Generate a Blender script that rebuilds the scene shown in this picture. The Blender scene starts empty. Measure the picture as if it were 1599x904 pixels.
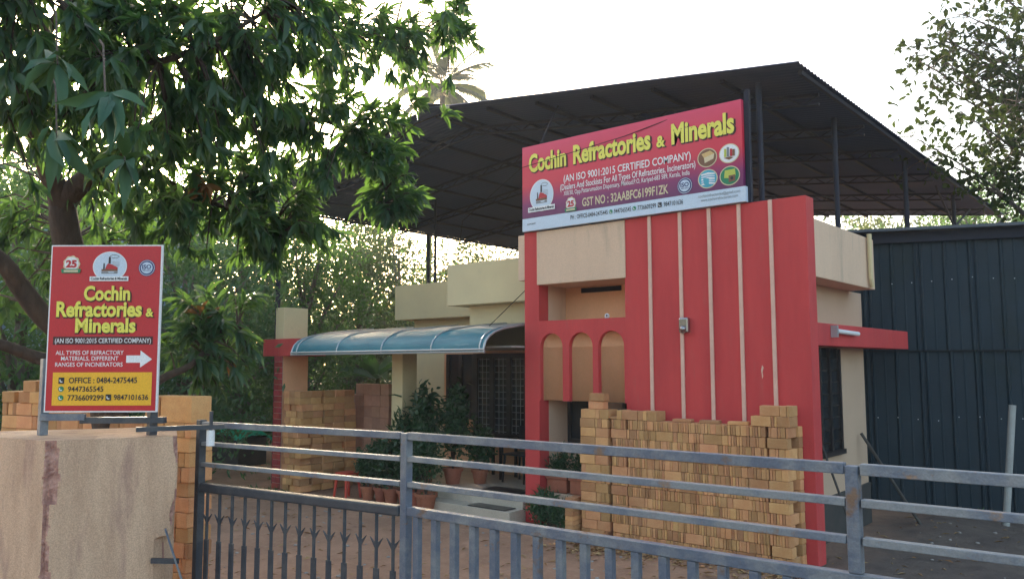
import bpy, bmesh, math, random
import numpy as np
from mathutils import Vector, Matrix, noise
R = math.radians
random.seed(7); rng = np.random.default_rng(7)
scn = bpy.context.scene
col = scn.collection

# ------------------------------------------------------------------ camera
cam_d = bpy.data.cameras.new('camera'); cam = bpy.data.objects.new('camera', cam_d); col.objects.link(cam)
cam.location = (0, 0, 2.2)
YAW, PITCH, ROLL = R(40.239), R(5.226), R(-0.148)
cam.rotation_euler = (Matrix.Rotation(YAW, 3, 'Z') @ Matrix.Rotation(R(90) + PITCH, 3, 'X') @ Matrix.Rotation(ROLL, 3, 'Z')).to_euler()
cam_d.sensor_width = 36; cam_d.lens = 1267.83 / 1599 * 36
cam_d.clip_end = 2000; cam_d.clip_start = 0.05
scn.camera = cam

# ------------------------------------------------------------------ sky, sun, exposure
SUN = Vector((-0.86, 0.44, 0.27)).normalized()
w = bpy.data.worlds.new('World'); scn.world = w; w.use_nodes = True
nt = w.node_tree
sky = nt.nodes.new('ShaderNodeTexSky'); sky.sky_type = 'NISHITA'; sky.sun_disc = False
sky.sun_elevation = math.asin(SUN.z); sky.sun_rotation = math.atan2(SUN.x, SUN.y)
sky.air_density = 1.0; sky.dust_density = 4.0; sky.ozone_density = 1.0
bg = nt.nodes['Background']; bg.inputs['Strength'].default_value = 0.15
wb = nt.nodes.new('ShaderNodeMixRGB'); wb.blend_type = 'MULTIPLY'; wb.inputs[0].default_value = 1; wb.inputs[2].default_value = (1.04, 0.98, 0.885, 1)   # hazy warm evening air
nt.links.new(sky.outputs[0], wb.inputs[1]); nt.links.new(wb.outputs[0], bg.inputs['Color'])
sl = bpy.data.lights.new('sun', 'SUN'); sl.energy = 2.2; sl.angle = R(0.6); sl.color = (1, 0.86, 0.68)
so = bpy.data.objects.new('sun', sl); col.objects.link(so)
so.rotation_euler = (-SUN).to_track_quat('-Z', 'Y').to_euler()
vs = scn.view_settings; vs.view_transform = 'Standard'; vs.look = 'None'; vs.gamma = 1; vs.use_curve_mapping = False
vs.exposure = 2.25

# ------------------------------------------------------------------ materials
def mat(name, c, rough=0.8, c2=None, scale=4.0, mix=(0.35, 0.65), bump=0.0, bscale=60, metal=0.0, rnd=0.0, spec=0.5,
        c3=None, s3=1.0, m3=(0.55, 0.7), stretch=None, coat=0.0, grain=0.07):
    m = bpy.data.materials.new(name); m.use_nodes = True
    t = m.node_tree; N = t.nodes; L = t.links
    p = N['Principled BSDF']; p.inputs['Roughness'].default_value = rough; p.inputs['Metallic'].default_value = metal
    p.inputs['Specular IOR Level'].default_value = spec; p.inputs['Coat Weight'].default_value = coat
    tc = N.new('ShaderNodeTexCoord'); co = tc.outputs['Object']
    if stretch:
        mp = N.new('ShaderNodeMapping'); mp.inputs['Scale'].default_value = stretch; L.new(co, mp.inputs[0]); co = mp.outputs[0]
    rgb = N.new('ShaderNodeRGB'); rgb.outputs[0].default_value = (*c, 1); out = rgb.outputs[0]
    def layer(out, cc, sc, rng_, det=6):
        n = N.new('ShaderNodeTexNoise'); n.inputs['Scale'].default_value = sc; n.inputs['Detail'].default_value = det
        n.inputs['Roughness'].default_value = 0.65; L.new(co, n.inputs['Vector'])
        r = N.new('ShaderNodeMapRange'); r.inputs[1].default_value, r.inputs[2].default_value = rng_
        L.new(n.outputs['Fac'], r.inputs[0])
        x = N.new('ShaderNodeMixRGB'); x.inputs['Color2'].default_value = (*cc, 1)
        L.new(r.outputs[0], x.inputs['Fac']); L.new(out, x.inputs['Color1']); return x.outputs[0]
    if c2: out = layer(out, c2, scale, mix)
    if c3: out = layer(out, c3, s3, m3, 9)
    if rnd:
        oi = N.new('ShaderNodeObjectInfo'); ge = N.new('ShaderNodeNewGeometry')
        ad = N.new('ShaderNodeMath'); ad.operation = 'ADD'; L.new(oi.outputs['Random'], ad.inputs[0]); L.new(ge.outputs['Random Per Island'], ad.inputs[1])
        fr = N.new('ShaderNodeMath'); fr.operation = 'FRACT'; L.new(ad.outputs[0], fr.inputs[0])
        mr = N.new('ShaderNodeMapRange'); mr.inputs[3].default_value = 1 - rnd; mr.inputs[4].default_value = 1 + rnd; L.new(fr.outputs[0], mr.inputs[0])
        m2 = N.new('ShaderNodeMath'); m2.operation = 'MULTIPLY'; m2.inputs[1].default_value = 7.31; L.new(fr.outputs[0], m2.inputs[0])
        f2 = N.new('ShaderNodeMath'); f2.operation = 'FRACT'; L.new(m2.outputs[0], f2.inputs[0])
        hr = N.new('ShaderNodeMapRange'); hr.inputs[3].default_value = 0.5 - rnd * 0.035; hr.inputs[4].default_value = 0.5 + rnd * 0.035; L.new(f2.outputs[0], hr.inputs[0])
        hs = N.new('ShaderNodeHueSaturation'); L.new(out, hs.inputs['Color']); L.new(mr.outputs[0], hs.inputs['Value']); L.new(hr.outputs[0], hs.inputs['Hue'])
        out = hs.outputs[0]
    if grain:
        gn = N.new('ShaderNodeTexNoise'); gn.inputs['Scale'].default_value = 140; gn.inputs['Detail'].default_value = 3; L.new(tc.outputs['Object'], gn.inputs['Vector'])
        gr = N.new('ShaderNodeMapRange'); gr.inputs[1].default_value = .3; gr.inputs[2].default_value = .7; gr.inputs[3].default_value = 1 - grain * 1.6; gr.inputs[4].default_value = 1 + grain * 1.6; L.new(gn.outputs['Fac'], gr.inputs[0])
        gh = N.new('ShaderNodeHueSaturation'); L.new(out, gh.inputs['Color']); L.new(gr.outputs[0], gh.inputs['Value']); out = gh.outputs[0]
    L.new(out, p.inputs['Base Color'])
    if bump:
        n = N.new('ShaderNodeTexNoise'); n.inputs['Scale'].default_value = bscale; n.inputs['Detail'].default_value = 5; L.new(co, n.inputs['Vector'])
        b = N.new('ShaderNodeBump'); b.inputs['Strength'].default_value = bump; b.inputs['Distance'].default_value = 0.02
        L.new(n.outputs['Fac'], b.inputs['Height']); L.new(b.outputs[0], p.inputs['Normal'])
    return m

def leafmat(name, c, c2, trans=0.35, tc=(0.16, 0.26, 0.03), rough=0.45, spec=0.5):
    m = bpy.data.materials.new(name); m.use_nodes = True
    t = m.node_tree; N = t.nodes; L = t.links; p = N['Principled BSDF']; o = N['Material Output']
    g = N.new('ShaderNodeNewGeometry'); x = N.new('ShaderNodeMixRGB')
    x.inputs['Color1'].default_value = (*c, 1); x.inputs['Color2'].default_value = (*c2, 1)
    L.new(g.outputs['Random Per Island'], x.inputs['Fac']); L.new(x.outputs[0], p.inputs['Base Color'])
    p.inputs['Roughness'].default_value = rough; p.inputs['Specular IOR Level'].default_value = spec
    tr = N.new('ShaderNodeBsdfTranslucent'); tr.inputs['Color'].default_value = (*tc, 1)
    ms = N.new('ShaderNodeMixShader'); ms.inputs[0].default_value = trans
    L.new(p.outputs[0], ms.inputs[1]); L.new(tr.outputs[0], ms.inputs[2]); L.new(ms.outputs[0], o.inputs['Surface'])
    return m

M = {}
M['red'] = mat('red_paint', (0.56, 0.054, 0.053), 0.75, (0.45, 0.038, 0.041), 1.3, (0.38, 0.72), 0.2, 90, c3=(0.43, 0.085, 0.07), s3=3.5, m3=(0.58, 0.80), stretch=(2.2, 2.2, 0.35))
M['redtile'] = mat('red_tile', (0.40, 0.05, 0.05), 0.45, (0.3, 0.04, 0.04), 9, rnd=0.25)
M['grout'] = mat('grout', (0.45, 0.33, 0.27), 0.9)
M['cream'] = mat('cream_paint', (0.70, 0.50, 0.355), 0.85, (0.62, 0.435, 0.305), 1.2, (0.3, 0.8), 0.2, 80, c3=(0.44, 0.33, 0.24), s3=2.0, m3=(0.56, 0.8), stretch=(2, 2, .45))
M['orange'] = mat('peach_paint', (0.78, 0.44, 0.25), 0.85, (0.66, 0.37, 0.20), 1.5, (0.3, 0.8), 0.08, 80)
M['yellowcream'] = mat('pale_yellow_paint', (0.66, 0.55, 0.32), 0.85, (0.56, 0.46, 0.28), 1.2, (0.3, 0.8), 0.1, 80, c3=(0.40, 0.34, 0.22), s3=3, m3=(0.62, 0.9))
M['stripe'] = mat('pale_stripe_paint', (0.70, 0.46, 0.36), 0.75, (0.62, 0.38, 0.30), 6)
M['plaster'] = mat('weathered_plaster', (0.575, 0.39, 0.265), 0.92, (0.44, 0.285, 0.19), 2.2, (0.40, 0.72), 0.45, 55, grain=.13, c3=(0.30, 0.175, 0.145), s3=1.6, m3=(0.52, 0.72), stretch=(3, 3, 0.7))
M['brokenplaster'] = mat('broken_plaster', (0.50, 0.29, 0.23), 0.95, (0.30, 0.15, 0.12), 14, (0.4, 0.6), 1.0, 40)
M['plinth'] = mat('plinth_dark', (0.035, 0.036, 0.036), 0.9, (0.06, 0.055, 0.05), 3)
M['dark'] = mat('dark_wood', (0.018, 0.014, 0.014), 0.5)
M['glass'] = mat('window_glass', (0.02, 0.024, 0.028), 0.06, spec=0.6)
M['black'] = mat('black_void', (0.01, 0.01, 0.01), 0.9)
M['tile'] = mat('cream_floor_tile', (0.52, 0.46, 0.38), 0.22, (0.45, 0.40, 0.33), 5)
M['slab'] = mat('grey_concrete', (0.34, 0.31, 0.28), 0.9, (0.26, 0.24, 0.22), 3, bump=0.2)
M['gate'] = mat('blue_grey_enamel', (0.095, 0.118, 0.165), 0.42, (0.19, 0.205, 0.22), 5, (0.44, 0.62), 0.25, 45, c3=(0.16, 0.095, 0.06), s3=9, m3=(0.60, 0.68), spec=0.6)
M['gatelight'] = mat('worn_grey_enamel', (0.20, 0.215, 0.23), 0.4, (0.12, 0.145, 0.19), 4, (0.46, 0.58), 0.25, 45, c3=(0.24, 0.15, 0.09), s3=8, m3=(0.60, 0.68), spec=0.6)
M['gatedark'] = mat('dark_blue_enamel', (0.035, 0.042, 0.055), 0.45, (0.06, 0.065, 0.075), 8, (0.45, 0.6), c3=(0.10, 0.06, 0.04), s3=12, m3=(0.68, 0.78))
M['steel'] = mat('dark_painted_steel', (0.020, 0.024, 0.040), 0.75, (0.028, 0.030, 0.044), 5, spec=0.25)
M['roof'] = mat('dark_roof_sheet', (0.050, 0.068, 0.128), 0.75, (0.036, 0.052, 0.102), 0.8, (0.3, 0.75), spec=0.2, c3=(0.070, 0.072, 0.095), s3=0.35, m3=(0.5, 0.75))
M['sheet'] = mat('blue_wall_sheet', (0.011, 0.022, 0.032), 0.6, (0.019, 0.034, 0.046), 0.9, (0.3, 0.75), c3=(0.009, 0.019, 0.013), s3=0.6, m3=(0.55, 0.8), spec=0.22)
M['ridge'] = mat('grey_sheet_edge', (0.06, 0.07, 0.09), 0.5)
M['beige'] = mat('beige_paint', (0.52, 0.375, 0.265), 0.85, (0.45, 0.325, 0.23), 1.2, (0.3, 0.8), 0.1, 80, c3=(0.42, 0.22, 0.16), s3=1.1, m3=(0.66, 0.85))
M['brick'] = mat('fire_brick', (0.55, 0.30, 0.135), 0.9, (0.46, 0.215, 0.088), 5, (0.35, 0.7), 0.35, 70, rnd=0.30, c3=(0.60, 0.36, 0.15), s3=16, m3=(0.6, 0.8))
M['pinkblock'] = mat('pink_clay_block', (0.46, 0.26, 0.18), 0.9, (0.38, 0.2, 0.14), 6, rnd=0.12, bump=0.2)
M['bluepoly'] = mat('blue_polycarbonate', (0.018, 0.135, 0.18), 0.5, (0.045, 0.20, 0.24), 2, (0.35, 0.7), spec=0.5, c3=(0.26, 0.36, 0.38), s3=1.5, m3=(0.6, 0.8), stretch=(1, 4, 4))
M['awntop'] = mat('grey_polycarbonate', (0.30, 0.28, 0.24), 0.7, (0.24, 0.25, 0.25), 2, spec=.2)  # beige-grey colour for the upper part of the awning sheet
M['alu'] = mat('pale_aluminium', (0.45, 0.48, 0.5), 0.4, metal=0.6)
M['terracotta'] = mat('terracotta', (0.36, 0.12, 0.07), 0.8, (0.28, 0.09, 0.05), 9, rnd=0.15)
M['soil'] = mat('potting_soil', (0.04, 0.025, 0.017), 1)
M['redplastic'] = mat('red_plastic', (0.5, 0.05, 0.03), 0.35)
M['blackplastic'] = mat('black_plastic', (0.012, 0.012, 0.014), 0.35)
M['tarp'] = mat('green_net', (0.02, 0.50, 0.28), 0.6, (0.015, 0.36, 0.2), 7, bump=0.8, bscale=18)
M['bark'] = mat('bark', (0.075, 0.05, 0.036), 0.95, (0.035, 0.025, 0.02), 9, (0.35, 0.7), 1.0, 22, stretch=(1, 1, 0.35))
M['barkgrey'] = mat('grey_bark', (0.16, 0.13, 0.11), 0.95, (0.08, 0.065, 0.055), 6, (0.35, 0.7), 0.8, 22, stretch=(1, 1, 0.4))
M['bottle'] = mat('clear_plastic', (0.6, 0.62, 0.62), 0.2)
M['pipe'] = mat('grey_pvc', (0.36, 0.37, 0.36), 0.6, (0.28, 0.29, 0.28), 4)
M['pipedark'] = mat('dark_timber', (0.06, 0.055, 0.05), 0.9)
M['white'] = mat('white_print', (0.75, 0.76, 0.78), 0.45)
M['paleblue'] = mat('pale_blue_print', (0.52, 0.62, 0.74), 0.4)
M['signred'] = mat('sign_red_print', (0.50, 0.012, 0.02), 0.4, (0.46, 0.012, 0.022), 1)
M['yellow'] = mat('yellow_print', (0.80, 0.62, 0.05), 0.4)
M['lime'] = mat('lime_yellow_print', (0.74, 0.68, 0.10), 0.4)
M['amber'] = mat('amber_print', (0.78, 0.42, 0.02), 0.4)
M['shadowprint'] = mat('dark_brown_print', (0.06, 0.012, 0.015), 0.5)
M['blackprint'] = mat('black_print', (0.015, 0.015, 0.02), 0.5)
M['navy'] = mat('navy_print', (0.02, 0.035, 0.16), 0.5)
M['green'] = mat('green_print', (0.01, 0.20, 0.09), 0.5)
M['gold'] = mat('pale_gold_print', (0.62, 0.52, 0.34), 0.5)
M['printred'] = mat('crimson_print', (0.45, 0.02, 0.03), 0.5)
M['greyprint'] = mat('grey_print', (0.20, 0.22, 0.24), 0.5)
M['tanprint'] = mat('tan_print', (0.60, 0.40, 0.16), 0.5)
M['brownprint'] = mat('brown_print', (0.18, 0.08, 0.04), 0.5)
M['tealprint'] = mat('teal_print', (0.05, 0.36, 0.48), 0.5)
M['limeprint'] = mat('lime_print', (0.45, 0.50, 0.08), 0.5)
M['chrome'] = mat('chrome', (0.35, 0.34, 0.36), 0.18, metal=0.9)
M['housewall'] = mat('blue_grey_wall', (0.34, 0.42, 0.55), 0.85, (0.28, 0.35, 0.46), 1)
M['houseroof'] = mat('dull_green_roof', (0.08, 0.16, 0.13), 0.7, (0.06, 0.12, 0.1), 2)
M['drywall'] = mat('mossy_wall', (0.16, 0.14, 0.11), 0.95, (0.07, 0.075, 0.05), 1.5, bump=0.5)
M['leaf_mango'] = leafmat('mango_leaf', (0.013, 0.052, 0.030), (0.038, 0.092, 0.038), 0.36, (0.15, 0.30, 0.05), 0.4, 0.5)
M['leaf_big'] = leafmat('near_mango_leaf', (0.030, 0.085, 0.052), (0.055, 0.125, 0.066), 0.12, (0.10, 0.2, 0.03), 0.6, 0.3)
M['leaf_dry'] = leafmat('dry_leaf', (0.30, 0.16, 0.07), (0.16, 0.07, 0.03), 0.3, (0.3, 0.15, 0.04), 0.7, 0.2)
M['leaf_a'] = leafmat('dense_leaf', (0.022, 0.068, 0.028), (0.062, 0.125, 0.038), 0.36, (0.13, 0.27, 0.05), 0.5)
M['leaf_b'] = leafmat('olive_leaf', (0.042, 0.070, 0.032), (0.085, 0.11, 0.05), 0.34, (0.16, 0.21, 0.06), 0.5)
M['leaf_c'] = leafmat('blue_green_leaf', (0.022, 0.070, 0.040), (0.055, 0.12, 0.055), 0.35, (0.12, 0.26, 0.06), 0.5)
M['leaf_teak'] = leafmat('brown_green_leaf', (0.015, 0.032, 0.011), (0.036, 0.052, 0.018), 0.22, (0.09, 0.14, 0.02), 0.85, 0.1)
M['leaf_palm'] = leafmat('palm_leaf', (0.022, 0.045, 0.028), (0.04, 0.065, 0.036), 0.3, (0.16, 0.2, 0.07), 0.5)
M['leaf_pot'] = leafmat('pot_plant_leaf', (0.012, 0.045, 0.018), (0.035, 0.085, 0.030), 0.2, (0.08, 0.18, 0.03), 0.4)
M['leaf_pale'] = leafmat('pale_sword_leaf', (0.10, 0.19, 0.12), (0.14, 0.24, 0.15), 0.2, (0.1, 0.2, 0.05), 0.4)
M['straw'] = leafmat('straw', (0.45, 0.32, 0.16), (0.22, 0.11, 0.05), 0.1, (0.2, 0.1, 0.04), 0.9, 0.1)

# ground: red-brown earth in the yard, dark grit on the right
def ground_mat():
    m = bpy.data.materials.new('earth'); m.use_nodes = True
    t = m.node_tree; N = t.nodes; L = t.links; p = N['Principled BSDF']; p.inputs['Roughness'].default_value = 0.97
    p.inputs['Specular IOR Level'].default_value = 0.15
    tc = N.new('ShaderNodeTexCoord'); sx = N.new('ShaderNodeSeparateXYZ'); L.new(tc.outputs['Object'], sx.inputs[0])
    def nz(s, d=8):
        n = N.new('ShaderNodeTexNoise'); n.inputs['Scale'].default_value = s; n.inputs['Detail'].default_value = d; n.inputs['Roughness'].default_value = 0.7
        L.new(tc.outputs['Object'], n.inputs['Vector']); return n.outputs['Fac']
    def ramp(f, a, b):
        r = N.new('ShaderNodeMapRange'); r.inputs[1].default_value = a; r.inputs[2].default_value = b; L.new(f, r.inputs[0]); return r.outputs[0]
    def mx(f, a, b):
        x = N.new('ShaderNodeMixRGB'); L.new(f, x.inputs[0])
        for i, v in ((1, a), (2, b)):
            if isinstance(v, tuple): x.inputs[i].default_value = (*v, 1)
            else: L.new(v, x.inputs[i])
        return x.outputs[0]
    red = mx(ramp(nz(1.3), .35, .65), (0.44, 0.27, 0.18), (0.31, 0.185, 0.122))
    red = mx(ramp(nz(18), .55, .75), red, (0.52, 0.36, 0.25))
    red = mx(ramp(nz(9), .60, .72), red, (0.15, 0.09, 0.06))
    grey = mx(ramp(nz(2.1), .35, .65), (0.18, 0.145, 0.12), (0.11, 0.09, 0.078))
    grey = mx(ramp(nz(24), .60, .75), grey, (0.16, 0.145, 0.135))
    ad = N.new('ShaderNodeMath'); ad.operation = 'ADD'; L.new(sx.outputs['X'], ad.inputs[0])
    ms = N.new('ShaderNodeMath'); ms.operation = 'MULTIPLY'; ms.inputs[1].default_value = 1.6; L.new(nz(1.1), ms.inputs[0]); L.new(ms.outputs[0], ad.inputs[1])
    c = mx(ramp(ad.outputs[0], -3.2, -2.0), red, grey)
    L.new(c, p.inputs['Base Color'])
    b = N.new('ShaderNodeBump'); b.inputs['Strength'].default_value = 0.9; b.inputs['Distance'].default_value = 0.04
    L.new(nz(22), b.inputs['Height']); L.new(b.outputs[0], p.inputs['Normal'])
    return m
M['earth'] = ground_mat()

def sign_gradient():
    m = bpy.data.materials.new('red_to_purple_print'); m.use_nodes = True
    t = m.node_tree; N = t.nodes; L = t.links; p = N['Principled BSDF']; p.inputs['Roughness'].default_value = 0.35
    tc = N.new('ShaderNodeTexCoord'); sx = N.new('ShaderNodeSeparateXYZ'); L.new(tc.outputs['Generated'], sx.inputs[0])
    r = N.new('ShaderNodeValToRGB'); e = r.color_ramp.elements
    e[0].position = 0; e[0].color = (0.12, 0.012, 0.09, 1); e[1].position = 1; e[1].color = (0.60, 0.040, 0.11, 1)
    for pos, c in ((0.18, (0.20, 0.012, 0.11, 1)), (0.45, (0.58, 0.022, 0.050, 1)), (0.7, (0.62, 0.024, 0.060, 1))):
        k = e.new(pos); k.color = c
    L.new(sx.outputs['Z'], r.inputs[0]); L.new(r.outputs[0], p.inputs['Base Color']); return m
M['grad'] = sign_gradient()

# ------------------------------------------------------------------ builders
def tag(o, label=None, cat=None, group=None, kind=None):
    if label: o['label'] = label
    if cat: o['category'] = cat
    if group: o['group'] = group
    if kind: o['kind'] = kind
    return o
def thing(name, loc, label, cat, group=None):
    o = bpy.data.objects.new(name, None); col.objects.link(o); o.location = loc; o.empty_display_size = 0.2
    return tag(o, label, cat, group)
def wloc(o):
    v = Vector((0, 0, 0))
    while o: v = v + o.location; o = o.parent
    return v
class MB:
    def __init__(s): s.v = []; s.f = []; s.m = []; s.mats = []
    def mi(s, m):
        if m not in s.mats: s.mats.append(m)
        return s.mats.index(m)
    def add(s, vs, fs, m):
        b = len(s.v); s.v += [tuple(v) for v in vs]; k = s.mi(m)
        for f in fs: s.f.append(tuple(b + i for i in f)); s.m.append(k)
        return s
    def box(s, x0, x1, y0, y1, z0, z1, m):
        return s.add([(x0, y0, z0), (x1, y0, z0), (x1, y1, z0), (x0, y1, z0), (x0, y0, z1), (x1, y0, z1), (x1, y1, z1), (x0, y1, z1)],
                     [(0, 3, 2, 1), (4, 5, 6, 7), (0, 1, 5, 4), (1, 2, 6, 5), (2, 3, 7, 6), (3, 0, 4, 7)], m)
    def frame_box(s, o, ax, ay, az, m):       # corner o, three edge vectors
        o, ax, ay, az = map(Vector, (o, ax, ay, az))
        p = [o, o + ax, o + ax + ay, o + ay]; p += [q + az for q in p]
        fs = [(0, 3, 2, 1), (4, 5, 6, 7), (0, 1, 5, 4), (1, 2, 6, 5), (2, 3, 7, 6), (3, 0, 4, 7)]
        if ax.cross(ay).dot(az) < 0: fs = [f[::-1] for f in fs]
        return s.add(p, fs, m)
    def beam(s, p, q, w_, h_, m, up=(0, 0, 1)):
        p, q = Vector(p), Vector(q); d = (q - p).normalized(); u = Vector(up)
        if abs(d.dot(u)) > 0.99: u = Vector((0, 1, 0))
        a = d.cross(u).normalized() * w_; b = a.cross(d).normalized() * h_
        return s.frame_box(p - a / 2 - b / 2, q - p, a, b, m)
    def tube(s, pts, rad, m, n=8, cap=True):
        pts = [Vector(p) for p in pts]; k = len(pts)
        if not hasattr(rad, '__len__'): rad = [rad] * k
        vs = []; ref = Vector((0.3, 0.9, 0.2))
        for i, p in enumerate(pts):
            d = (pts[min(i + 1, k - 1)] - pts[max(i - 1, 0)]).normalized()
            a = d.cross(ref)
            if a.length < 0.1: a = d.cross(Vector((1, 0, 0)))
            a.normalize(); b = d.cross(a)
            for j in range(n):
                t = 2 * math.pi * j / n; vs.append(p + (a * math.cos(t) + b * math.sin(t)) * rad[i])
        fs = [(i * n + j, i * n + (j + 1) % n, (i + 1) * n + (j + 1) % n, (i + 1) * n + j) for i in range(k - 1) for j in range(n)]
        if cap: fs += [tuple(range(n))[::-1], tuple((k - 1) * n + j for j in range(n))]
        return s.add(vs, fs, m)
    def lathe(s, c, prof, m, n=20):           # prof: (r, z) list around vertical axis at c
        vs = [(c[0] + r * math.cos(2 * math.pi * j / n), c[1] + r * math.sin(2 * math.pi * j / n), c[2] + z) for r, z in prof for j in range(n)]
        fs = [(i * n + j, i * n + (j + 1) % n, (i + 1) * n + (j + 1) % n, (i + 1) * n + j) for i in range(len(prof) - 1) for j in range(n)]
        return s.add(vs, fs, m)
    def prism(s, poly, o, ax, az, thick, m):  # 2D polygon in plane (ax, az) at o, thickness vector
        o, ax, az, th = map(Vector, (o, ax, az, thick)); n = len(poly)
        a = [o + ax * u + az * v for u, v in poly]; vs = a + [p + th for p in a]
        fs = [tuple(range(n)), tuple(range(2 * n - 1, n - 1, -1))] + [(i, i + n, (i + 1) % n + n, (i + 1) % n) for i in range(n)]
        return s.add(vs, fs, m)
    def build(s, name, parent=None, bevel=0, smooth=False, loc=None):
        me = bpy.data.meshes.new(name); o = bpy.data.objects.new(name, me); col.objects.link(o)
        off = Vector(loc) if loc is not None else Vector((0, 0, 0))
        if parent: o.parent = parent; base = wloc(parent) + off
        else: base = off
        o.location = off
        me.from_pydata([tuple(Vector(v) - base) for v in s.v], [], s.f); 
        for m in s.mats: me.materials.append(m)
        me.polygons.foreach_set('material_index', s.m)
        if any(len(f) > 4 for f in s.f):
            bm = bmesh.new(); bm.from_mesh(me); bmesh.ops.recalc_face_normals(bm, faces=bm.faces)
            bmesh.ops.triangulate(bm, faces=[f for f in bm.faces if len(f.verts) > 4]); bm.to_mesh(me); bm.free()
        if smooth: me.polygons.foreach_set('use_smooth', [True] * len(me.polygons))
        me.update()
        if bevel:
            b = o.modifiers.new('bevel', 'BEVEL'); b.width = bevel; b.segments = 2; b.limit_method = 'ANGLE'
        return o
def dup(o, parent=None):
    c = o.copy(); col.objects.link(c); c.parent = parent
    for ch in list(o.children): dup(ch, c)
    return c
def bearing(px, D, z=0.0):                    # ground point at depth D metres along a compass bearing from the viewpoint
    k = (px - 800) / 1268.0
    return Vector((D * (-0.646 + k * 0.763), D * (0.763 + k * 0.646), z))

# leaves -----------------------------------------------------------
T_MANGO = (np.array([(0, 0, 0), (.3, .5, .05), (.3, -.5, .05), (.32, 0, -.01), (.68, .42, .0), (.68, -.42, .0), (.68, 0, -.07), (1, 0, -.22)]),
           [(0, 3, 1), (0, 2, 3), (1, 3, 6, 4), (3, 2, 5, 6), (4, 6, 7), (6, 5, 7)])
T_KITE = (np.array([(0, 0, 0), (.45, .5, .08), (1, 0, -.05), (.45, -.5, .08)]), [(0, 1, 2), (0, 2, 3)])
T_BLADE = (np.array([(0, .5, 0), (0, -.5, 0), (.5, .45, .06), (.5, -.45, .06), (1, 0, -.15)]), [(0, 1, 3, 2), (2, 3, 4)])
def leaves(name, pos, axis, L, W, m, tmpl=T_KITE, parent=None, mats=None, mi=None, roll=0.7):
    pos = np.asarray(pos, float); axis = np.asarray(axis, float); n = len(pos)
    axis = axis / (np.linalg.norm(axis, axis=1, keepdims=True) + 1e-9)
    up = np.array([0, 0, 1.0]) + rng.normal(0, roll, (n, 3))
    side = np.cross(axis, up); side /= (np.linalg.norm(side, axis=1, keepdims=True) + 1e-9)
    nor = np.cross(side, axis)
    tv, tf = tmpl; k = len(tv)
    L = np.broadcast_to(np.asarray(L, float), (n,)); W = np.broadcast_to(np.asarray(W, float), (n,))
    V = (pos[:, None, :] + axis[:, None, :] * (tv[None, :, 0] * L[:, None])[..., None] + side[:, None, :] * (tv[None, :, 1] * W[:, None])[..., None]
         + nor[:, None, :] * (tv[None, :, 2] * L[:, None])[..., None]).reshape(-1, 3)
    if parent: V = V - np.array(wloc(parent))
    lt = np.array([len(f) for f in tf]); fl = np.concatenate([np.array(f) for f in tf])
    idx = (np.arange(n)[:, None] * k + fl[None, :]).ravel()
    tot = np.tile(lt, n); st = np.concatenate([[0], np.cumsum(tot)[:-1]])
    me = bpy.data.meshes.new(name); me.vertices.add(len(V)); me.vertices.foreach_set('co', V.ravel().astype(np.float32))
    me.loops.add(len(idx)); me.loops.foreach_set('vertex_index', idx.astype(np.int32))
    me.polygons.add(len(tot)); me.polygons.foreach_set('loop_start', st.astype(np.int32)); me.polygons.foreach_set('loop_total', tot.astype(np.int32))
    for mm in (mats or [m]): me.materials.append(mm)
    if mi is not None: me.polygons.foreach_set('material_index', np.repeat(np.asarray(mi), len(tf)).astype(np.int32))
    me.update(calc_edges=True); me.validate()
    o = bpy.data.objects.new(name, me); col.objects.link(o)
    if parent: o.parent = parent
    return o
def unit(n):
    d = rng.normal(0, 1, (n, 3)); return d / np.linalg.norm(d, axis=1, keepdims=True)
def blob_points(blobs, n):
    """points in ellipsoids, denser towards the skin, thinned by noise so the outline breaks up"""
    vol = np.array([b[1][0] * b[1][1] * b[1][2] for b in blobs]) ** 0.75; out = []
    for (c, r), k in zip(blobs, (vol / vol.sum() * n).astype(int)):
        d = unit(k); rr = rng.random((k, 1)) ** 0.45 * (1 + rng.normal(0, .12, (k, 1)))
        out.append(np.array(c) + d * rr * np.array(r))
    return np.concatenate(out)

# text -------------------------------------------------------------
def text_mesh(s, bold=0.0):
    c = bpy.data.curves.new('t', 'FONT'); c.body = s; c.size = 1; c.offset = bold; c.resolution_u = 3
    o = bpy.data.objects.new('t', c); col.objects.link(o)
    dg = bpy.context.evaluated_depsgraph_get(); dg.update()
    me = bpy.data.meshes.new_from_object(o.evaluated_get(dg))
    vs = [v.co.copy() for v in me.vertices]; fs = [tuple(p.vertices) for p in me.polygons]
    bpy.data.objects.remove(o); bpy.data.curves.remove(c); bpy.data.meshes.remove(me)
    return vs, fs
CAP = 0.0
def put_text(mb, s, u0, u1, v0, v1, fr, m, bold=0.012, d=0.004):
    """baseline v0, capital height v1, stretched between u0 and u1 on board frame fr(u, v, d)"""
    global CAP
    if not CAP: CAP = max(v.y for v in text_mesh('H')[0])
    vs, fs = text_mesh(s, bold); x0 = min(v.x for v in vs); x1 = max(v.x for v in vs)
    k = (u1 - u0) / (x1 - x0)
    mb.add([fr(u0 + (v.x - x0) * k, v0 + v.y / CAP * (v1 - v0), d) for v in vs], fs, m)
def ell(mb, u, v, ru, rv, fr, m, d, n=28, scallop=0):
    pts = [(u + ru * (1 + scallop * math.cos(9 * t)) * math.cos(t), v + rv * (1 + scallop * math.cos(9 * t)) * math.sin(t)) for t in [2 * math.pi * i / n for i in range(n)]]
    mb.add([fr(a, b, d) for a, b in pts], [tuple(range(n))], m)
def poly(mb, pts, fr, m, d): mb.add([fr(a, b, d) for a, b in pts], [tuple(range(len(pts)))], m)
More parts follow.
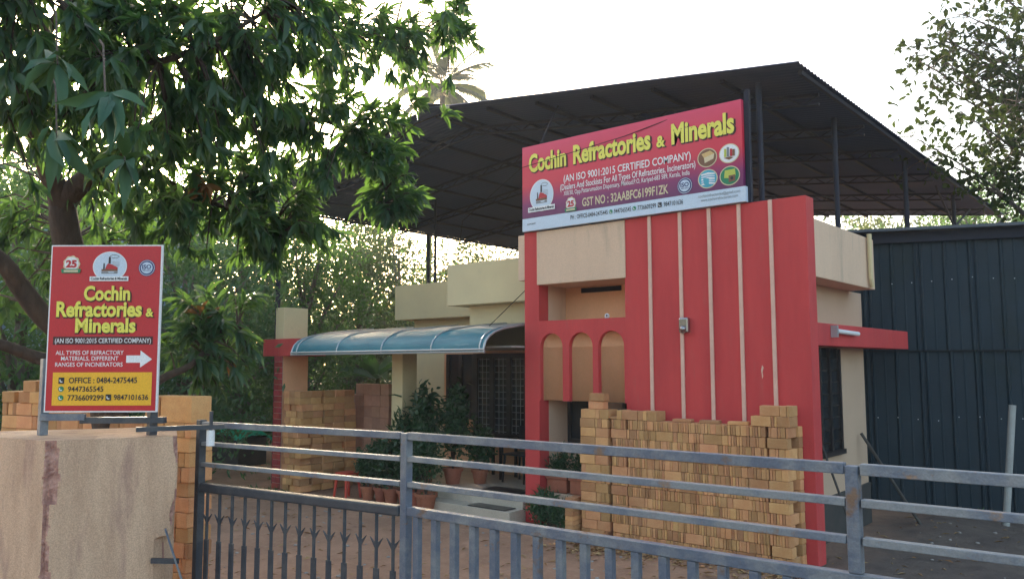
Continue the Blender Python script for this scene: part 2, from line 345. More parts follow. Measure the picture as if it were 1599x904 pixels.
def rect(mb, u0, u1, v0, v1, fr, m, d): poly(mb, [(u0, v0), (u1, v0), (u1, v1), (u0, v1)], fr, m, d)
def factory_logo(fr, parent, u, v, ru, rv, bg):
    mb = MB(); ell(mb, u, v, ru * 1.06, rv * 1.06, fr, M['white'], .004, 40); ell(mb, u, v, ru, rv, fr, bg, .006, 40)
    X = lambda a: u + a * ru; Y = lambda b: v + b * rv
    P = lambda pts, m, d=.009: poly(mb, [(X(a), Y(b)) for a, b in pts], fr, m, d)
    P([(-.5, -.35), (.5, -.35), (.5, -.2), (-.5, -.2)], M['brownprint']); P([(-.28, -.2), (.5, -.2), (.5, -.08), (.12, .14), (-.12, .2), (-.2, .05)], M['printred'], .010)
    P([(-.08, .2), (.06, .2), (.05, .68), (-.07, .68)], M['blackprint'], .010); P([(-.4, -.2), (-.3, -.2), (-.31, .22), (-.39, .22)], M['blackprint'])
    P([(-.5, -.52), (.5, -.52), (.5, -.38), (.3, -.38), (.25, -.46), (-.05, -.46), (-.1, -.38), (-.5, -.38)], M['greyprint'])
    for i in range(4): P([(.15, .02 + i * .09), (.6, .0 + i * .09), (.6, .02 + i * .09), (.15, .045 + i * .09)], M['greyprint'], .008)
    sm = [(.0, .72), (.15, .82), (.4, .8), (.58, .7), (.45, .58), (.2, .6), (.1, .64)]
    for a, b in zip(sm, sm[1:]): P([(a[0], a[1] - .015), (b[0], b[1] - .015), (b[0], b[1] + .015), (a[0], a[1] + .015)], M['blackprint'])
    rect(mb, X(-1.2), X(1.2), Y(-1.05), Y(-.72), fr, M['white'], .012)
    put_text(mb, 'Cochin Refractories & Minerals', X(-1.12), X(1.12), Y(-.96), Y(-.78), fr, M['blackprint'], .03, .014)
    return mb.build('company_emblem', parent)
def jubilee_badge(fr, parent, u, v, ru, rv):
    mb = MB(); ell(mb, u, v, ru, rv, fr, M['gold'], .004, 54, .05); ell(mb, u, v, ru * .84, rv * .84, fr, M['white'], .006)
    put_text(mb, '25', u - ru * .66, u + ru * .66, v - rv * .38, v + rv * .42, fr, M['printred'], .05, .010)
    poly(mb, [(u - ru * 1.1, v - rv * 1.1), (u + ru * 1.1, v - rv * 1.1), (u + ru * 1.2, v - rv * .6), (u - ru * 1.2, v - rv * .6)], fr, M['green'], .012)
    rect(mb, u - ru * .85, u + ru * .85, v - rv * .98, v - rv * .74, fr, M['gold'], .014)
    return mb.build('jubilee_badge', parent)
def iso_badge(fr, parent, u, v, ru, rv):
    mb = MB(); ell(mb, u, v, ru, rv, fr, M['navy'], .004); ell(mb, u, v, ru * .92, rv * .92, fr, M['white'], .005); ell(mb, u, v, ru * .87, rv * .87, fr, M['navy'], .006)
    ell(mb, u, v, ru * .7, rv * .7, fr, M['paleblue'], .008)
    put_text(mb, 'ISO', u - ru * .55, u + ru * .55, v - rv * .12, v + rv * .36, fr, M['navy'], .03, .010)
    put_text(mb, '9001:2015', u - ru * .5, u + ru * .5, v - rv * .38, v - rv * .22, fr, M['navy'], .02, .010)
    return mb.build('certification_badge', parent)
def phone_icon(mb, fr, u, v, r, base, fg, round_=True):
    if round_: ell(mb, u, v, r, r, fr, base, .006)
    else: rect(mb, u - r, u + r, v - r * 1.1, v + r * 1.1, fr, base, .006)
    k = r * .62
    arc = [(u + k * math.cos(t), v + k * math.sin(t)) for t in [R(150 + 150 * i / 8) for i in range(9)]]; inn = [(u + k * .62 * math.cos(t) + k * .1, v + k * .62 * math.sin(t) + k * .1) for t in [R(150 + 150 * i / 8) for i in range(9)]]
    for i in range(8): poly(mb, [arc[i], arc[i + 1], inn[i + 1], inn[i]], fr, fg, .008)
    for t in (150, 300): ell(mb, u + k * .8 * math.cos(R(t)), v + k * .8 * math.sin(R(t)), k * .34, k * .34, fr, fg, .009, 10)

# ================================================================== ground
def axis_coords():
    a = list(np.arange(-20, 6.01, 0.25)); b = [-600, -300, -150, -80, -50, -35, -26]; c = [9, 14, 22, 35, 60, 120, 300, 600]; return b + a + c
def gz(x, y):
    t = min(1, max(0, (4.3 - y) / 2.4)); t = t * t * (3 - 2 * t)
    z = 0.45 * t
    if y < 30 and -25 < x < 8: z += 0.05 * (noise.noise(Vector((x * .8, y * .8, 0))) + .5 * noise.noise(Vector((x * 2.3, y * 2.3, 3))))
    if x > -3.2 and y > 9: z += 0.10 * max(0, noise.noise(Vector((x * .9, y * .9, 8))) + .2)
    return z
gx = axis_coords(); gy = [-600, -200, -60, -20, -8] + list(np.arange(-3, 20.01, 0.25)) + [24, 30, 40, 60, 100, 200, 600]
mb = MB(); nx = len(gx)
mb.add([(x, y, gz(x, y)) for y in gy for x in gx], [(j * nx + i, j * nx + i + 1, (j + 1) * nx + i + 1, (j + 1) * nx + i) for j in range(len(gy) - 1) for i in range(nx - 1)], M['earth'])
tag(mb.build('ground', smooth=True), kind='structure')

# ================================================================== house
H = thing('house', (-7.4, 9.0, 0), 'single storey red and cream office building with striped front wall and blue porch awning', 'building')
mb = MB()
mb.box(-7.38, -7.12, 9.0, 9.22, 0, 4.08, M['red']); mb.box(-5.69, -3.29, 9.0, 9.24, 0, 4.08, M['red'])
fw = mb.build('front_wall', H, .006)
# arch screen between column and striped wall
pts = []
for a0, a1 in ((-7.10, -6.71), (-6.60, -6.21), (-6.12, -5.715)):
    r = (a1 - a0) / 2; c = (a0 + a1) / 2
    pts += [(a0, 1.69)] + [(c - r * math.cos(t), 2.43 + r * math.sin(t)) for t in [math.pi * i / 14 for i in range(15)]] + [(a1, 1.69)]
poly2 = [(-7.121, 2.80), (-7.121, 1.69)] + pts + [(-5.689, 1.69), (-5.689, 2.80)]
mb = MB(); mb.prism(poly2[::-1], (0, 9.003, 0), (1, 0, 0), (0, 0, 1), (0, .07, 0), M['red']); mb.build('arch_screen', H)
# concave cream niches behind the arches
for a0, a1 in ((-7.10, -6.71), (-6.60, -6.21), (-6.12, -5.73)):
    r = (a1 - a0) / 2 + .012; c = (a0 + a1) / 2; mb = MB(); n = 14; vs = []; rows = [(1.69, 1), (2.425, 1), (2.43, .90)] + [(2.432 + r * .95 * math.sin(t), .90 * math.cos(t)) for t in [math.pi / 2 * i / 6 for i in range(7)]]
    for z, k in rows:
        for i in range(n + 1):
            t = math.pi * i / n; vs.append((c - r * k * math.cos(t), 9.078 + r * .5 * k * math.sin(t), z))
    mb.add(vs, [(j * (n + 1) + i, j * (n + 1) + i + 1, (j + 1) * (n + 1) + i + 1, (j + 1) * (n + 1) + i) for j in range(len(rows) - 1) for i in range(n)], M['orange'])
    o = mb.build('arch_niche', H, smooth=True); sm = o.modifiers.new('solid', 'SOLIDIFY'); sm.thickness = 0.012
mb = MB(); mb.box(-7.14, -5.67, 8.982, 9.66, 3.31, 4.07, M['cream']); mb.box(-7.53, -7.383, 9.04, 9.7, 3.40, 4.06, M['cream'])
mb.build('front_parapet', H, .006)
mb = MB()   # recess behind the arch screen
mb.box(-7.119, -5.692, 9.64, 9.78, 1.76, 3.308, M['orange']); mb.box(-7.119, -5.692, 9.64, 9.78, 0, 1.06, M['cream'])
mb.box(-7.36, -7.121, 9.222, 9.9, 0, 3.39, M['cream']); mb.box(-5.69, -5.5, 9.242, 9.9, 0, 3.3, M['orange']); mb.box(-7.12, -5.69, 9.31, 9.64, 2.70, 2.797, M['orange'])
mb.build('recess_wall', H)
mb = MB(); mb.box(-6.83, -6.15, 9.625, 9.65, 3.22, 3.29, M['black']); mb.build('vent_slit', H)
mb = MB(); mb.box(-7.12, -5.69, 9.70, 9.72, 1.06, 1.76, M['glass'])
win = mb.build('window', H); mb = MB()
for x in (-7.10, -6.62, -6.15, -5.72): mb.box(x - .03, x + .03, 9.66, 9.70, 1.061, 1.759, M['dark'])
mb.box(-7.119, -5.692, 9.665, 9.695, 1.062, 1.12, M['dark'])
mb.build('window_frame', win)
for x in (-5.30, -4.865, -4.47, -4.085, -3.70):
    mb = MB(); mb.box(x - .023, x + .023, 8.978, 9.0, 0.02, 4.0785, M['stripe']); mb.build('wall_stripe', H, .003)
mb = MB(); poly(mb, [(0, 0), (.012, .03), (.006, .08), (.02, .13), (.004, .16), (-.012, .1), (-.004, .05)], lambda u, v, d: (-3.86 + u, 8.9985, 2.02 + v), M['stripe'], 0); mb.build('paint_scuff', H)
# main body
mb = MB()
mb.box(-5.5, -3.65, 9.26, 12.0, .55, 3.18, M['beige']); mb.box(-9.66, -5.51, 10.62, 17, 0, 3.17, M['orange']); mb.box(-12.7, -9.67, 11.8, 18, 0, 3.12, M['yellowcream'])
mb.box(-9.4, -7.37, 10.0, 10.6, 2.46, 3.17, M['yellowcream']); mb.box(-5.5, -4.2, 12.01, 17, 0, 3.17, M['beige'])
mb.build('wall', H)
mb = MB(); mb.box(-5.48, -3.63, 9.27, 12.02, 0, .548, M['plinth']); mb.build('plinth', H)
mb = MB(); mb.box(-5.5, -3.31, 9.245, 11.5, 3.183, 3.86, M['cream']); mb.build('side_parapet', H, .008)
mb = MB(); mb.tube([(-3.27, 11.2, 3.9), (-3.27, 11.2, 3.3), (-3.27, 11.25, 3.2)], .03, M['yellowcream']); mb.build('drain_pipe', H)
mb = MB(); mb.box(-9.69, -7.54, 9.75, 13, 3.175, 3.865, M['yellowcream']); mb.box(-12.98, -9.70, 11.5, 18.2, 3.122, 3.845, M['yellowcream']); mb.build('left_parapet', H, .008)
mb = MB(); mb.box(-3.648, -3.31, 9.25, 13.0, 2.40, 2.66, M['red']); mb.build('sunshade', H, .006)
sw = MB(); sw.box(-3.66, -3.64, 9.75, 10.9, 1.1, 2.39, M['glass']); sw = sw.build('window', H)
mb = MB()
for y in (9.78, 10.15, 10.5, 10.87): mb.box(-3.64, -3.60, y - .03, y + .03, 1.1, 2.38, M['dark'])
mb.box(-3.639, -3.58, 9.72, 10.93, 1.04, 1.10, M['dark']); 
for i in range(8): mb.box(-3.638, -3.625, 9.8, 10.86, 1.2 + i * .15, 1.215 + i * .15, M['dark'])
mb.build('window_frame', sw)
# porch
mb = MB(); mb.box(-10.6, -7.39, 8.96, 10.9, 0, .34, M['tile']); mb.build('porch_floor', H, .005)
mb = MB(); mb.box(-9.3, -7.39, 8.66, 8.958, 0, .17, M['tile']); mb.build('porch_step', H, .005)
mb = MB(); mb.box(-12.2, -7.39, 8.72, 10.6, 2.43, 2.455, M['slab']); mb.build('porch_ceiling', H)
mb = MB(); mb.box(-10.22, -9.96, 9.0, 9.32, .34, 2.428, M['yellowcream']); mb.build('porch_pillar', H, .006)
def porch_win(x0, x1, z0, z1, k):
    mb = MB(); mb.box(x0, x1, 10.600, 10.616, z0, z1, M['glass']); o = mb.build('window', H); mb = MB()
    for i in range(k + 1):
        x = x0 + (x1 - x0) * i / k; mb.box(x - .05, x + .05, 10.54, 10.598, z0, z1, M['dark'])
    mb.box(x0, x1, 10.545, 10.596, z1 - .08, z1, M['dark']); mb.box(x0, x1, 10.545, 10.596, z0, z0 + .07, M['dark'])
    mb.build('window_frame', o); mb = MB()
    for i in range(k * 4):
        x = x0 + (x1 - x0) * (i + .5) / (k * 4); mb.tube([(x, 10.57, z0 + .05), (x, 10.57, z1 - .05)], .006, M['alu'], 5)
    for i in range(12): z = z0 + .1 + (z1 - z0 - .2) * i / 11; mb.tube([(x0, 10.575, z), (x1, 10.575, z)], .005, M['alu'], 5)
    mb.build('window_grille', o)
porch_win(-9.77, -8.62, .95, 2.38, 3); 
mb = MB(); mb.box(-10.9, -9.67, 10.9, 11.0, 0, 2.42, M['orange']); mb.build('porch_back_wall', H)
mb = MB(); mb.box(-8.62, -7.4, 10.58, 10.61, .34, 2.4, M['dark']); dr = mb.build('door', H); MB().box(-8.5, -8.47, 10.54, 10.578, 1.25, 1.42, M['chrome']).build('handle', dr)
o = MB().box(-10.75, -10.1, 10.885, 10.899, 1.2, 2.38, M['glass']).build('window', H)
mb = MB()
for x in (-10.75, -10.43, -10.1): mb.box(x - .04, x + .04, 10.84, 10.884, 1.2, 2.38, M['dark'])
mb.build('window_frame', o)
# left gateway column with red tiles, beam and cream block
mb = MB(); mb.box(-12.83, -12.59, 8.515, 9.05, 0, 2.348, M['orange']); pc = mb.build('porch_column', H, .006)
mb = MB(); mb.box(-12.832, -12.588, 8.504, 8.513, 0, 2.347, M['grout'])
for i in range(23):
    z = .01 + i * .102; off = 0 if i % 2 else .06
    for x0, x1 in ((-12.83, -12.715 + off), (-12.705 + off, -12.59)): mb.box(x0, x1, 8.49, 8.503, z, z + .092, M['redtile'])
mb.build('tile_facing', pc)
mb = MB(); mb.box(-13.15, -12.1, 8.46, 9.08, 2.35, 2.655, M['red']); mb.build('porch_beam', H, .006)
mb = MB(); mb.box(-12.83, -12.58, 8.5, 9.02, 2.657, 3.225, M['yellowcream']); mb.build('column_cap', H, .008)
# awning: curved blue polycarbonate
prof = [(8.28, 2.36), (8.285, 2.44), (8.325, 2.53), (8.40, 2.60), (8.52, 2.66), (8.70, 2.71), (9.0, 2.755), (9.4, 2.80), (9.98, 2.85)]
mb = MB(); xs = np.linspace(-12.0, -7.52, 46)
vs = [(x, y, z + .004 * math.sin(x * 9 + y * 5)) for y, z in prof for x in xs]; n = len(xs)
mb.add(vs, [(j * n + i, j * n + i + 1, (j + 1) * n + i + 1, (j + 1) * n + i) for j in range(5) for i in range(n - 1)], M['bluepoly'])
mb.add(vs[5 * n:], [(j * n + i, j * n + i + 1, (j + 1) * n + i + 1, (j + 1) * n + i) for j in range(3) for i in range(n - 1)], M['awntop'])
aw = mb.build('awning', H, smooth=True)
mb = MB()
for x in (-11.86, -10.76, -9.66, -8.56, -7.60): mb.tube([(x, y, z + .008) for y, z in prof], .013, M['alu'], 6)
for yy, zz in ((8.275, 2.365), (8.275, 2.40)): mb.tube([(-12.02, yy, zz), (-7.50, yy, zz)], .014, M['alu'], 6)
mb.tube([(-12.0, y, z - .01) for y, z in prof], .016, M['alu'], 6); mb.tube([(-7.52, y, z - .01) for y, z in prof], .016, M['alu'], 6)
mb.build('awning_frame', aw)
mb = MB(); mb.tube([(-7.9, 9.76, 3.4), (-8.25, 9.1, 2.70)], .006, M['black'], 5); mb.build('stay_cable', H)

# wall lamp & cctv
t = thing('wall_lamp', (-4.82, 8.99, 2.67), 'small chrome box lamp fixed on the striped red wall', 'lamp')
mb = MB(); mb.box(-4.88, -4.75, 8.925, 8.998, 2.57, 2.76, M['chrome']); mb.build('lamp_body', t, .02)
mb = MB(); mb.lathe((-4.815, 8.92, 2.62), [(.0, -.04), (.03, -.03), (.042, 0), (.03, .03), (0, .04)], M['chrome'], 14); mb.build('lens', t, smooth=True)
t = thing('security_camera', (-6.05, 9.1, 2.80), 'tiny white camera sitting on the ledge above the arches', 'camera')
mb = MB(); mb.lathe((-6.05, 9.12, 2.80), [(0, 0), (.03, 0), (.03, .02), (.035, .04), (.02, .065), (0, .07)], M['white'], 12); mb.build('housing', t, smooth=True)
mb = MB(); mb.lathe((-6.035, 9.088, 2.84), [(0, -.014), (.016, 0), (0, .014)], M['blackplastic'], 10); mb.build('lens', t)
t = thing('tube_lamp', (-3.25, 9.8, 2.56), 'white tube light on the red ledge above the side window', 'lamp')
mb = MB(); mb.tube([(-3.262, 9.75, 2.575), (-3.262, 10.55, 2.56)], .028, M['white'], 10); mb.build('tube', t)
mb = MB(); mb.box(-3.307, -3.23, 9.70, 9.745, 2.5, 2.64, M['alu']); mb.build('end_cap', t)

# ================================================================== big signboard
SB = thing('signboard', (-7.36, 8.99, 4.1), 'large red and purple company signboard standing on top of the front wall', 'sign')
mb = MB(); mb.box(-7.355, -3.99, 8.93, 8.995, 4.272, 5.32, M['grad']); mb.build('board', SB)
mb = MB(); mb.box(-7.355, -3.965, 8.929, 8.996, 4.088, 4.270, M['paleblue']); mb.build('phone_panel', SB)
mb = MB(); mb.box(-7.36, -3.98, 8.996, 9.03, 5.29, 5.325, M['steel']); mb.box(-7.36, -3.98, 8.997, 9.03, 4.1, 4.14, M['steel'])
for x in (-7.3, -6.2, -5.1, -4.02): mb.box(x - .02, x + .02, 9.031, 9.07, 4.09, 5.31, M['steel'])
mb.box(-3.985, -3.93, 9.0, 9.06, 4.085, 5.45, M['steel']); mb.build('sign_frame', SB)
mb = MB(); mb.tube([(-7.15, 9.05, 5.3), (-7.05, 9.4, 6.0)], .012, M['steel'], 6); mb.build('stay_rod', SB)
fb = lambda u, v, d: (-7.36 + u, 8.93 - d, 4.1 + v)
mb = MB()
for sgn, m, dd, b in ((0, M['shadowprint'], .004, .055), (1, M['lime'], .010, .036)):
    du, dv = (0.012, -.012) if sgn == 0 else (0, 0)
    for s, u0, u1, v0, v1 in (('Cochin', .135, .80, .84, 1.08), ('Refractories', .92, 2.14, .84, 1.08), ('&', 2.225, 2.35, .835, .97), ('Minerals', 2.44, 3.28, .84, 1.08)):
        put_text(mb, s, u0 + du - (.012 if not sgn else 0), u1 + du + (.012 if not sgn else 0), v0 + dv, v1 + dv, fb, m, b, dd)
mb.build('title_lettering', SB)
mb = MB()
put_text(mb, '(AN ISO 9001:2015 CERTIFIED COMPANY)', .75, 2.70, .605, .70, fb, M['white'], .012)
put_text(mb, '(Dealers And Stockists For All Types Of Refractories, Incinerators)', .69, 2.76, .495, .575, fb, M['white'], .01)
put_text(mb, 'XIII/30, Opp.Pattarumadom Dispensary, Mekkad.P.O, Kariyad-683 589, Kerala, India', .75, 2.68, .415, .475, fb, M['white'], .004)
put_text(mb, 'GST NO : 32AABFC6199F1ZK', 1.06, 2.38, .225, .335, fb, M['gold'], .02)
mb.build('detail_lettering', SB)
mb = MB()
mb = MB(); put_text(mb, 'PH : OFFICE-0484-2475445', .86, 1.47, .068, .125, fb, M['blackprint'], .01); mb.build('office_number', SB)
mb = MB(); put_text(mb, '9447365545', 1.57, 1.83, .066, .123, fb, M['blackprint'], .01); mb.build('phone_number', SB)
mb = MB(); put_text(mb, '7736609299', 1.93, 2.20, .064, .121, fb, M['blackprint'], .01); mb.build('phone_number', SB)
mb = MB(); put_text(mb, '9847101636', 2.31, 2.58, .062, .119, fb, M['blackprint'], .01); mb.build('phone_number', SB)
mb = MB(); put_text(mb, 'cochinrefractories@gmail.com', 2.79, 3.33, .105, .14, fb, M['greyprint'], .002); mb.build('web_address', SB)
mb = MB(); put_text(mb, 'www.cochinrefractories.com', 2.82, 3.30, .055, .09, fb, M['greyprint'], .002); mb.build('web_address', SB)
mb = MB(); put_text(mb, 'ADPOINT', .09, .25, .075, .095, fb, M['blackprint'], .01); mb.build('printer_mark', SB)
for u, v, bs, rd in ((1.52, .095, 'green', True), (1.88, .093, 'green', True), (2.255, .092, 'blackprint', False)):
    mb = MB(); phone_icon(mb, fb, u, v, .028, M[bs], M['white'], rd); mb.build('phone_icon', SB)
factory_logo(fb, SB, .36, .475, .20, .215, M['paleblue']); jubilee_badge(fb, SB, .87, .285, .085, .095); iso_badge(fb, SB, 2.61, .285, .105, .105)
for i, (u, v) in enumerate(((2.92, .585), (3.205, .59), (2.92, .325), (3.205, .32))):
    mb = MB(); ell(mb, u, v, .13, .118, fb, M['gold'], .004, 36); ell(mb, u, v, .118, .106, fb, [M['brownprint'], M['white'], M['tealprint'], M['green']][i], .006, 36)
    P = lambda pts, m, d=.009: poly(mb, [(u + a * .118, v + b * .106) for a, b in pts], fb, m, d)
    if i == 0: P([(-.62, .5), (.35, .75), (.82, .35), (-.35, .02)], M['tanprint']); P([(-.35, .02), (.82, .35), (.7, -.25), (-.28, -.6)], M['gold']); P([(-.62, .5), (-.35, .02), (-.28, -.6), (-.6, -.2)], M['brownprint'], .010)
    elif i == 1:
        for k, (a, h, m) in enumerate(((-.55, .55, 'limeprint'), (-.25, .7, 'greyprint'), (.1, .45, 'printred'), (.38, .35, 'brownprint'))): P([(a, -.35), (a + .26, -.38), (a + .28, h), (a + .03, h + .05)], M[m], .009 + k * .002)
        P([(-.6, -.45), (.0, -.75), (.45, -.55), (.1, -.38)], M['brownprint'])
    elif i == 2:
        for k in range(5): P([(-.7, .6 - k * .28), (.1, .72 - k * .28), (.8, .55 - k * .28), (.8, .4 - k * .28), (.1, .5 - k * .28), (-.7, .42 - k * .28)], M['paleblue' if k % 2 else 'white'])
        P([(-.5, .15), (.15, .0), (.15, -.8), (-.4, -.6)], M['tealprint'], .012)
    else: P([(-.6, -.2), (-.5, .65), (.6, .7), (.65, -.05), (.1, -.3)], M['limeprint']); P([(-.1, .0), (.6, .05), (.6, -.65), (-.1, -.75)], M['brownprint'], .011); ell(mb, u + .03, v - .035, .02, .02, fb, M['blackprint'], .013, 12)
    mb.build('product_picture', SB)

ct = [Vector((-3.955, 8.99, 5.44)), Vector((-5.6, 8.9, 5.16)), Vector((-7.3, 8.84, 5.0)), Vector((-9.0, 9.4, 4.5)), Vector((-9.6, 9.9, 3.87))]
tag(MB().tube(ct, .005, M['black'], 5).build('overhead_cable', loc=ct[0]), 'thin dark cable running from the sign post across the big signboard', 'cable')

# ================================================================== small signboard on the pillar
a0 = Vector((-5.683, 2.068, 0)); a1 = Vector((-5.125, 2.533, 0)); ud = (a1 - a0).normalized(); SW = (a1 - a0).length; nd = Vector((ud.y, -ud.x, 0)); SH = 1.078; SZ = 1.899
fs_ = lambda u, v, d: tuple(a0 + ud * (u * SW) + nd * d + Vector((0, 0, SZ + (1 - v) * SH)))
SS = thing('signboard', (-5.0, 2.1, 1.75), 'upright red company sign with yellow phone panel standing on the plaster pillar', 'sign')
mb = MB(); mb.frame_box(Vector(fs_(0, 1, 0)), ud * SW, -nd * .02, (0, 0, SH), M['white']); mb.build('board', SS)
mb = MB(); rect(mb, .012, .988, .992, .008, fs_, M['signred'], .002); mb.build('printed_face', SS)
fr2 = lambda u, v, d: fs_(u, 1 - v, d * .6 + .002)
def T2(mb, s, u0, u1, vb, vt, m, bold=.012, d=.004): put_text(mb, s, u0, u1, 1 - vb, 1 - vt, fr2, m, bold, d)
mb = MB()
for sgn, m, dd, b in ((0, M['shadowprint'], .004, .06), (1, M['lime'], .010, .036)):
    o_ = .006 if not sgn else 0
    for s, u0, u1, vb, vt in (('Cochin', .315, .73, .333, .252), ('Refractories', .075, .84, .430, .345), ('&', .875, .945, .432, .385), ('Minerals', .25, .79, .525, .445)):
        T2(mb, s, u0 - o_ * .5, u1 + o_ * 2, vb + o_, vt + o_, m, b, dd)
mb.build('title_lettering', SS)
mb = MB(); rect(mb, .055, .945, 1 - .60, 1 - .552, fr2, M['shadowprint'], .004); T2(mb, '(AN ISO 9001:2015 CERTIFIED COMPANY)', .075, .93, .590, .563, M['white'], .008, .008)
T2(mb, 'ALL TYPES OF REFRACTORY', .085, .69, .660, .636, M['white'], .006); T2(mb, 'MATERIALS, DIFFERENT', .135, .645, .694, .670, M['white'], .006); T2(mb, 'RANGES OF INCINERATORS', .085, .685, .730, .706, M['white'], .006)
poly(mb, [(u, 1 - v) for u, v in ((.715, .665), (.84, .665), (.84, .635), (.945, .688), (.84, .737), (.84, .708), (.715, .708))], fr2, M['white'], .004)
mb.build('detail_lettering', SS)
mb = MB(); rect(mb, .07, .95, 1 - .960, 1 - .765, fr2, M['amber'], .004); mb.build('phone_panel', SS)
for nm_, s_, u0, u1, vb, vt in (('office_number', 'OFFICE : 0484-2475445', .215, .82, .828, .795), ('phone_number', '9447365545', .21, .525, .878, .848), ('phone_number', '7736609299', .21, .53, .930, .899), ('phone_number', '9847101636', .62, .925, .928, .897)):
    mb = MB(); T2(mb, s_, u0, u1, vb, vt, M['blackprint'], .016, .008); mb.build(nm_, SS)
def ic(u, v, base, rd):
    fq = lambda a, b, d: fr2(u + (a) / SW, 1 - v + b / SH, d + .004); m2 = MB(); phone_icon(m2, fq, 0, 0, .018, base, M['white'], rd); m2.build('phone_icon', SS)
ic(.15, .813, M['blackprint'], False); ic(.15, .863, M['green'], True); ic(.15, .915, M['green'], True); ic(.573, .913, M['blackprint'], False)

factory_logo(fr2, SS, .535, 1 - .13, .145, .085, M['paleblue']); jubilee_badge(fr2, SS, .19, 1 - .115, .075, .05); iso_badge(fr2, SS, .868, 1 - .14, .075, .05)
for u in (-.045, .93):
    mb = MB(); p = Vector(fs_(u, 1, -.055)); mb.beam((p.x, p.y, 1.75), (p.x, p.y, 2.24 if u < 0 else 2.8), .05, .05, M['gatedark' if u > 0 else 'gate']); mb.build('post', SS, .003)
mb = MB(); mb.beam(Vector(fs_(-.05, 1.03, -.03)), Vector(fs_(.35, 1.03, -.03)), .03, .045, M['gate']); mb.beam(Vector(fs_(.3, 1.05, -.05)), Vector(fs_(1.05, 1.05, -.05)), .05, .04, M['gatedark'])
mb.build('base_rail', SS, .003)

# ================================================================== gate pillar
pa, pb, pd, pe = Vector((-5.28, 1.95, 0)), Vector((-4.985, 2.61, 0)), Vector((-5.75, 2.98, 0)), Vector((-6.5, 1.72, 0))
GP = thing('gate_pillar', (-5.3, 2.1, 0), 'broad weathered plaster gate pillar with chipped edges below the upright sign', 'pillar')
def pillar_mesh():
    bm = bmesh.new(); NZ = 110; rings = []
    def chipmask(p, u, ll, ca, cb):
        best = -1
        for c, du in ((ca, u), (cb, ll - u)):
            if c == pa: w_ = .012 + .030 * (noise.noise(Vector((.3, .2, p.z * 3.1))) + .35) + .016 * noise.noise(Vector((2, 1, p.z * 14))) + (.035 if p.z > 1.38 else 0)
            elif c == pb: w_ = .028 * noise.noise(Vector((5, 2, p.z * 5))) + .008
            else: continue
            if c == pa and cb == pa: w_ *= .4
            best = max(best, w_ - du)
        return best
    loop = []
    corners = [pa, pb, pd, pe]
    for c, nx_ in zip(corners, corners[1:] + corners[:1]):
        ll = (nx_ - c).length; n_ = int(ll / .05)
        us = sorted(set([0, .012, .024, .036, .05, .065, .08] + [.08 + (ll - .16) * i / n_ for i in range(1, n_)] + [ll - q for q in (.08, .065, .05, .036, .024, .012)]))
        for u in us: loop.append((c.lerp(nx_, u / ll), u, ll, c, nx_))
    for k in range(NZ + 1):
        z = 0.1 + 1.65 * k / NZ; ring = []
        for q, u, ll, ca, cb in loop:
            p = Vector((q.x, q.y, z)); cen = Vector((-5.6, 2.3, z)); chip = 0
            m = chipmask(p, u, ll, ca, cb)
            if m > 0: chip = min(.022, m * .6) + .012 * abs(noise.noise(p * 31))
            if cb == pb and ll - u < .12 or ca == pb and u < .12:
                du = ll - u if cb == pb else u
                chip += max(0, 1 - du / .12) * (.05 * max(0, noise.noise(Vector((3.1, .4, z * 2.2))) + .15) + (0.06 if z < 1.12 else 0))
            if u == 0: chip += .006
            p = p + (cen - p).normalized() * chip + Vector((noise.noise(p * 3.0), noise.noise(p * 3.0 + Vector((5, 5, 5))), 0)) * .005
            ring.append(bm.verts.new(p))
        rings.append(ring)
    n = len(loop)
    for k in range(NZ):
        for i in range(n):
            f = bm.faces.new((rings[k][i], rings[k][(i + 1) % n], rings[k + 1][(i + 1) % n], rings[k + 1][i]))
            q, u, ll, ca, cb = loop[i]; z = 0.1 + 1.65 * (k + .5) / NZ
            f.material_index = 1 if chipmask(Vector((q.x, q.y, z)), u + .006, ll, ca, cb) > 0 else 0
    bm.faces.new(rings[-1]); bm.faces.new(rings[0][::-1])
    me = bpy.data.meshes.new('plaster_body')
    for v in bm.verts: v.co -= GP.location
    bmesh.ops.triangulate(bm, faces=[f for f in bm.faces if len(f.verts) > 4]); bm.to_mesh(me); bm.free()
    me.materials.append(M['plaster']); me.materials.append(M['brokenplaster'])
    o = bpy.data.objects.new('plaster_body', me); col.objects.link(o); o.parent = GP
pillar_mesh()
mb = MB(); e = (pb - pa).normalized(); q = pb + Vector((0, 0, 1.0)) - e * .12 + Vector((.02, -.02, 0))
mb.beam(q, q + Vector((.14, .10, -.0)), .02, .03, M['gatedark']); mb.beam(q + Vector((.10, .03, .2)), q + Vector((.17, .16, -.25)), .045, .01, M['gate']); mb.build('hinge_strap', GP)
mb = MB(); p = pb + Vector((0.02, .05, 1.80)); mb.beam(p - e * .3, p + e * .22, .04, .03, M['gatedark']); mb.tube([p + e * .14 + Vector((0, 0, .1)), p + e * .14 + Vector((0, 0, -.12))], .012, M['gatedark'], 6)
mb.tube([p + e * .14 + Vector((0, 0, -.02)), p + e * .14 + Vector((0, 0, -.12))], .026, M['white'], 10); mb.build('latch_bracket', GP)

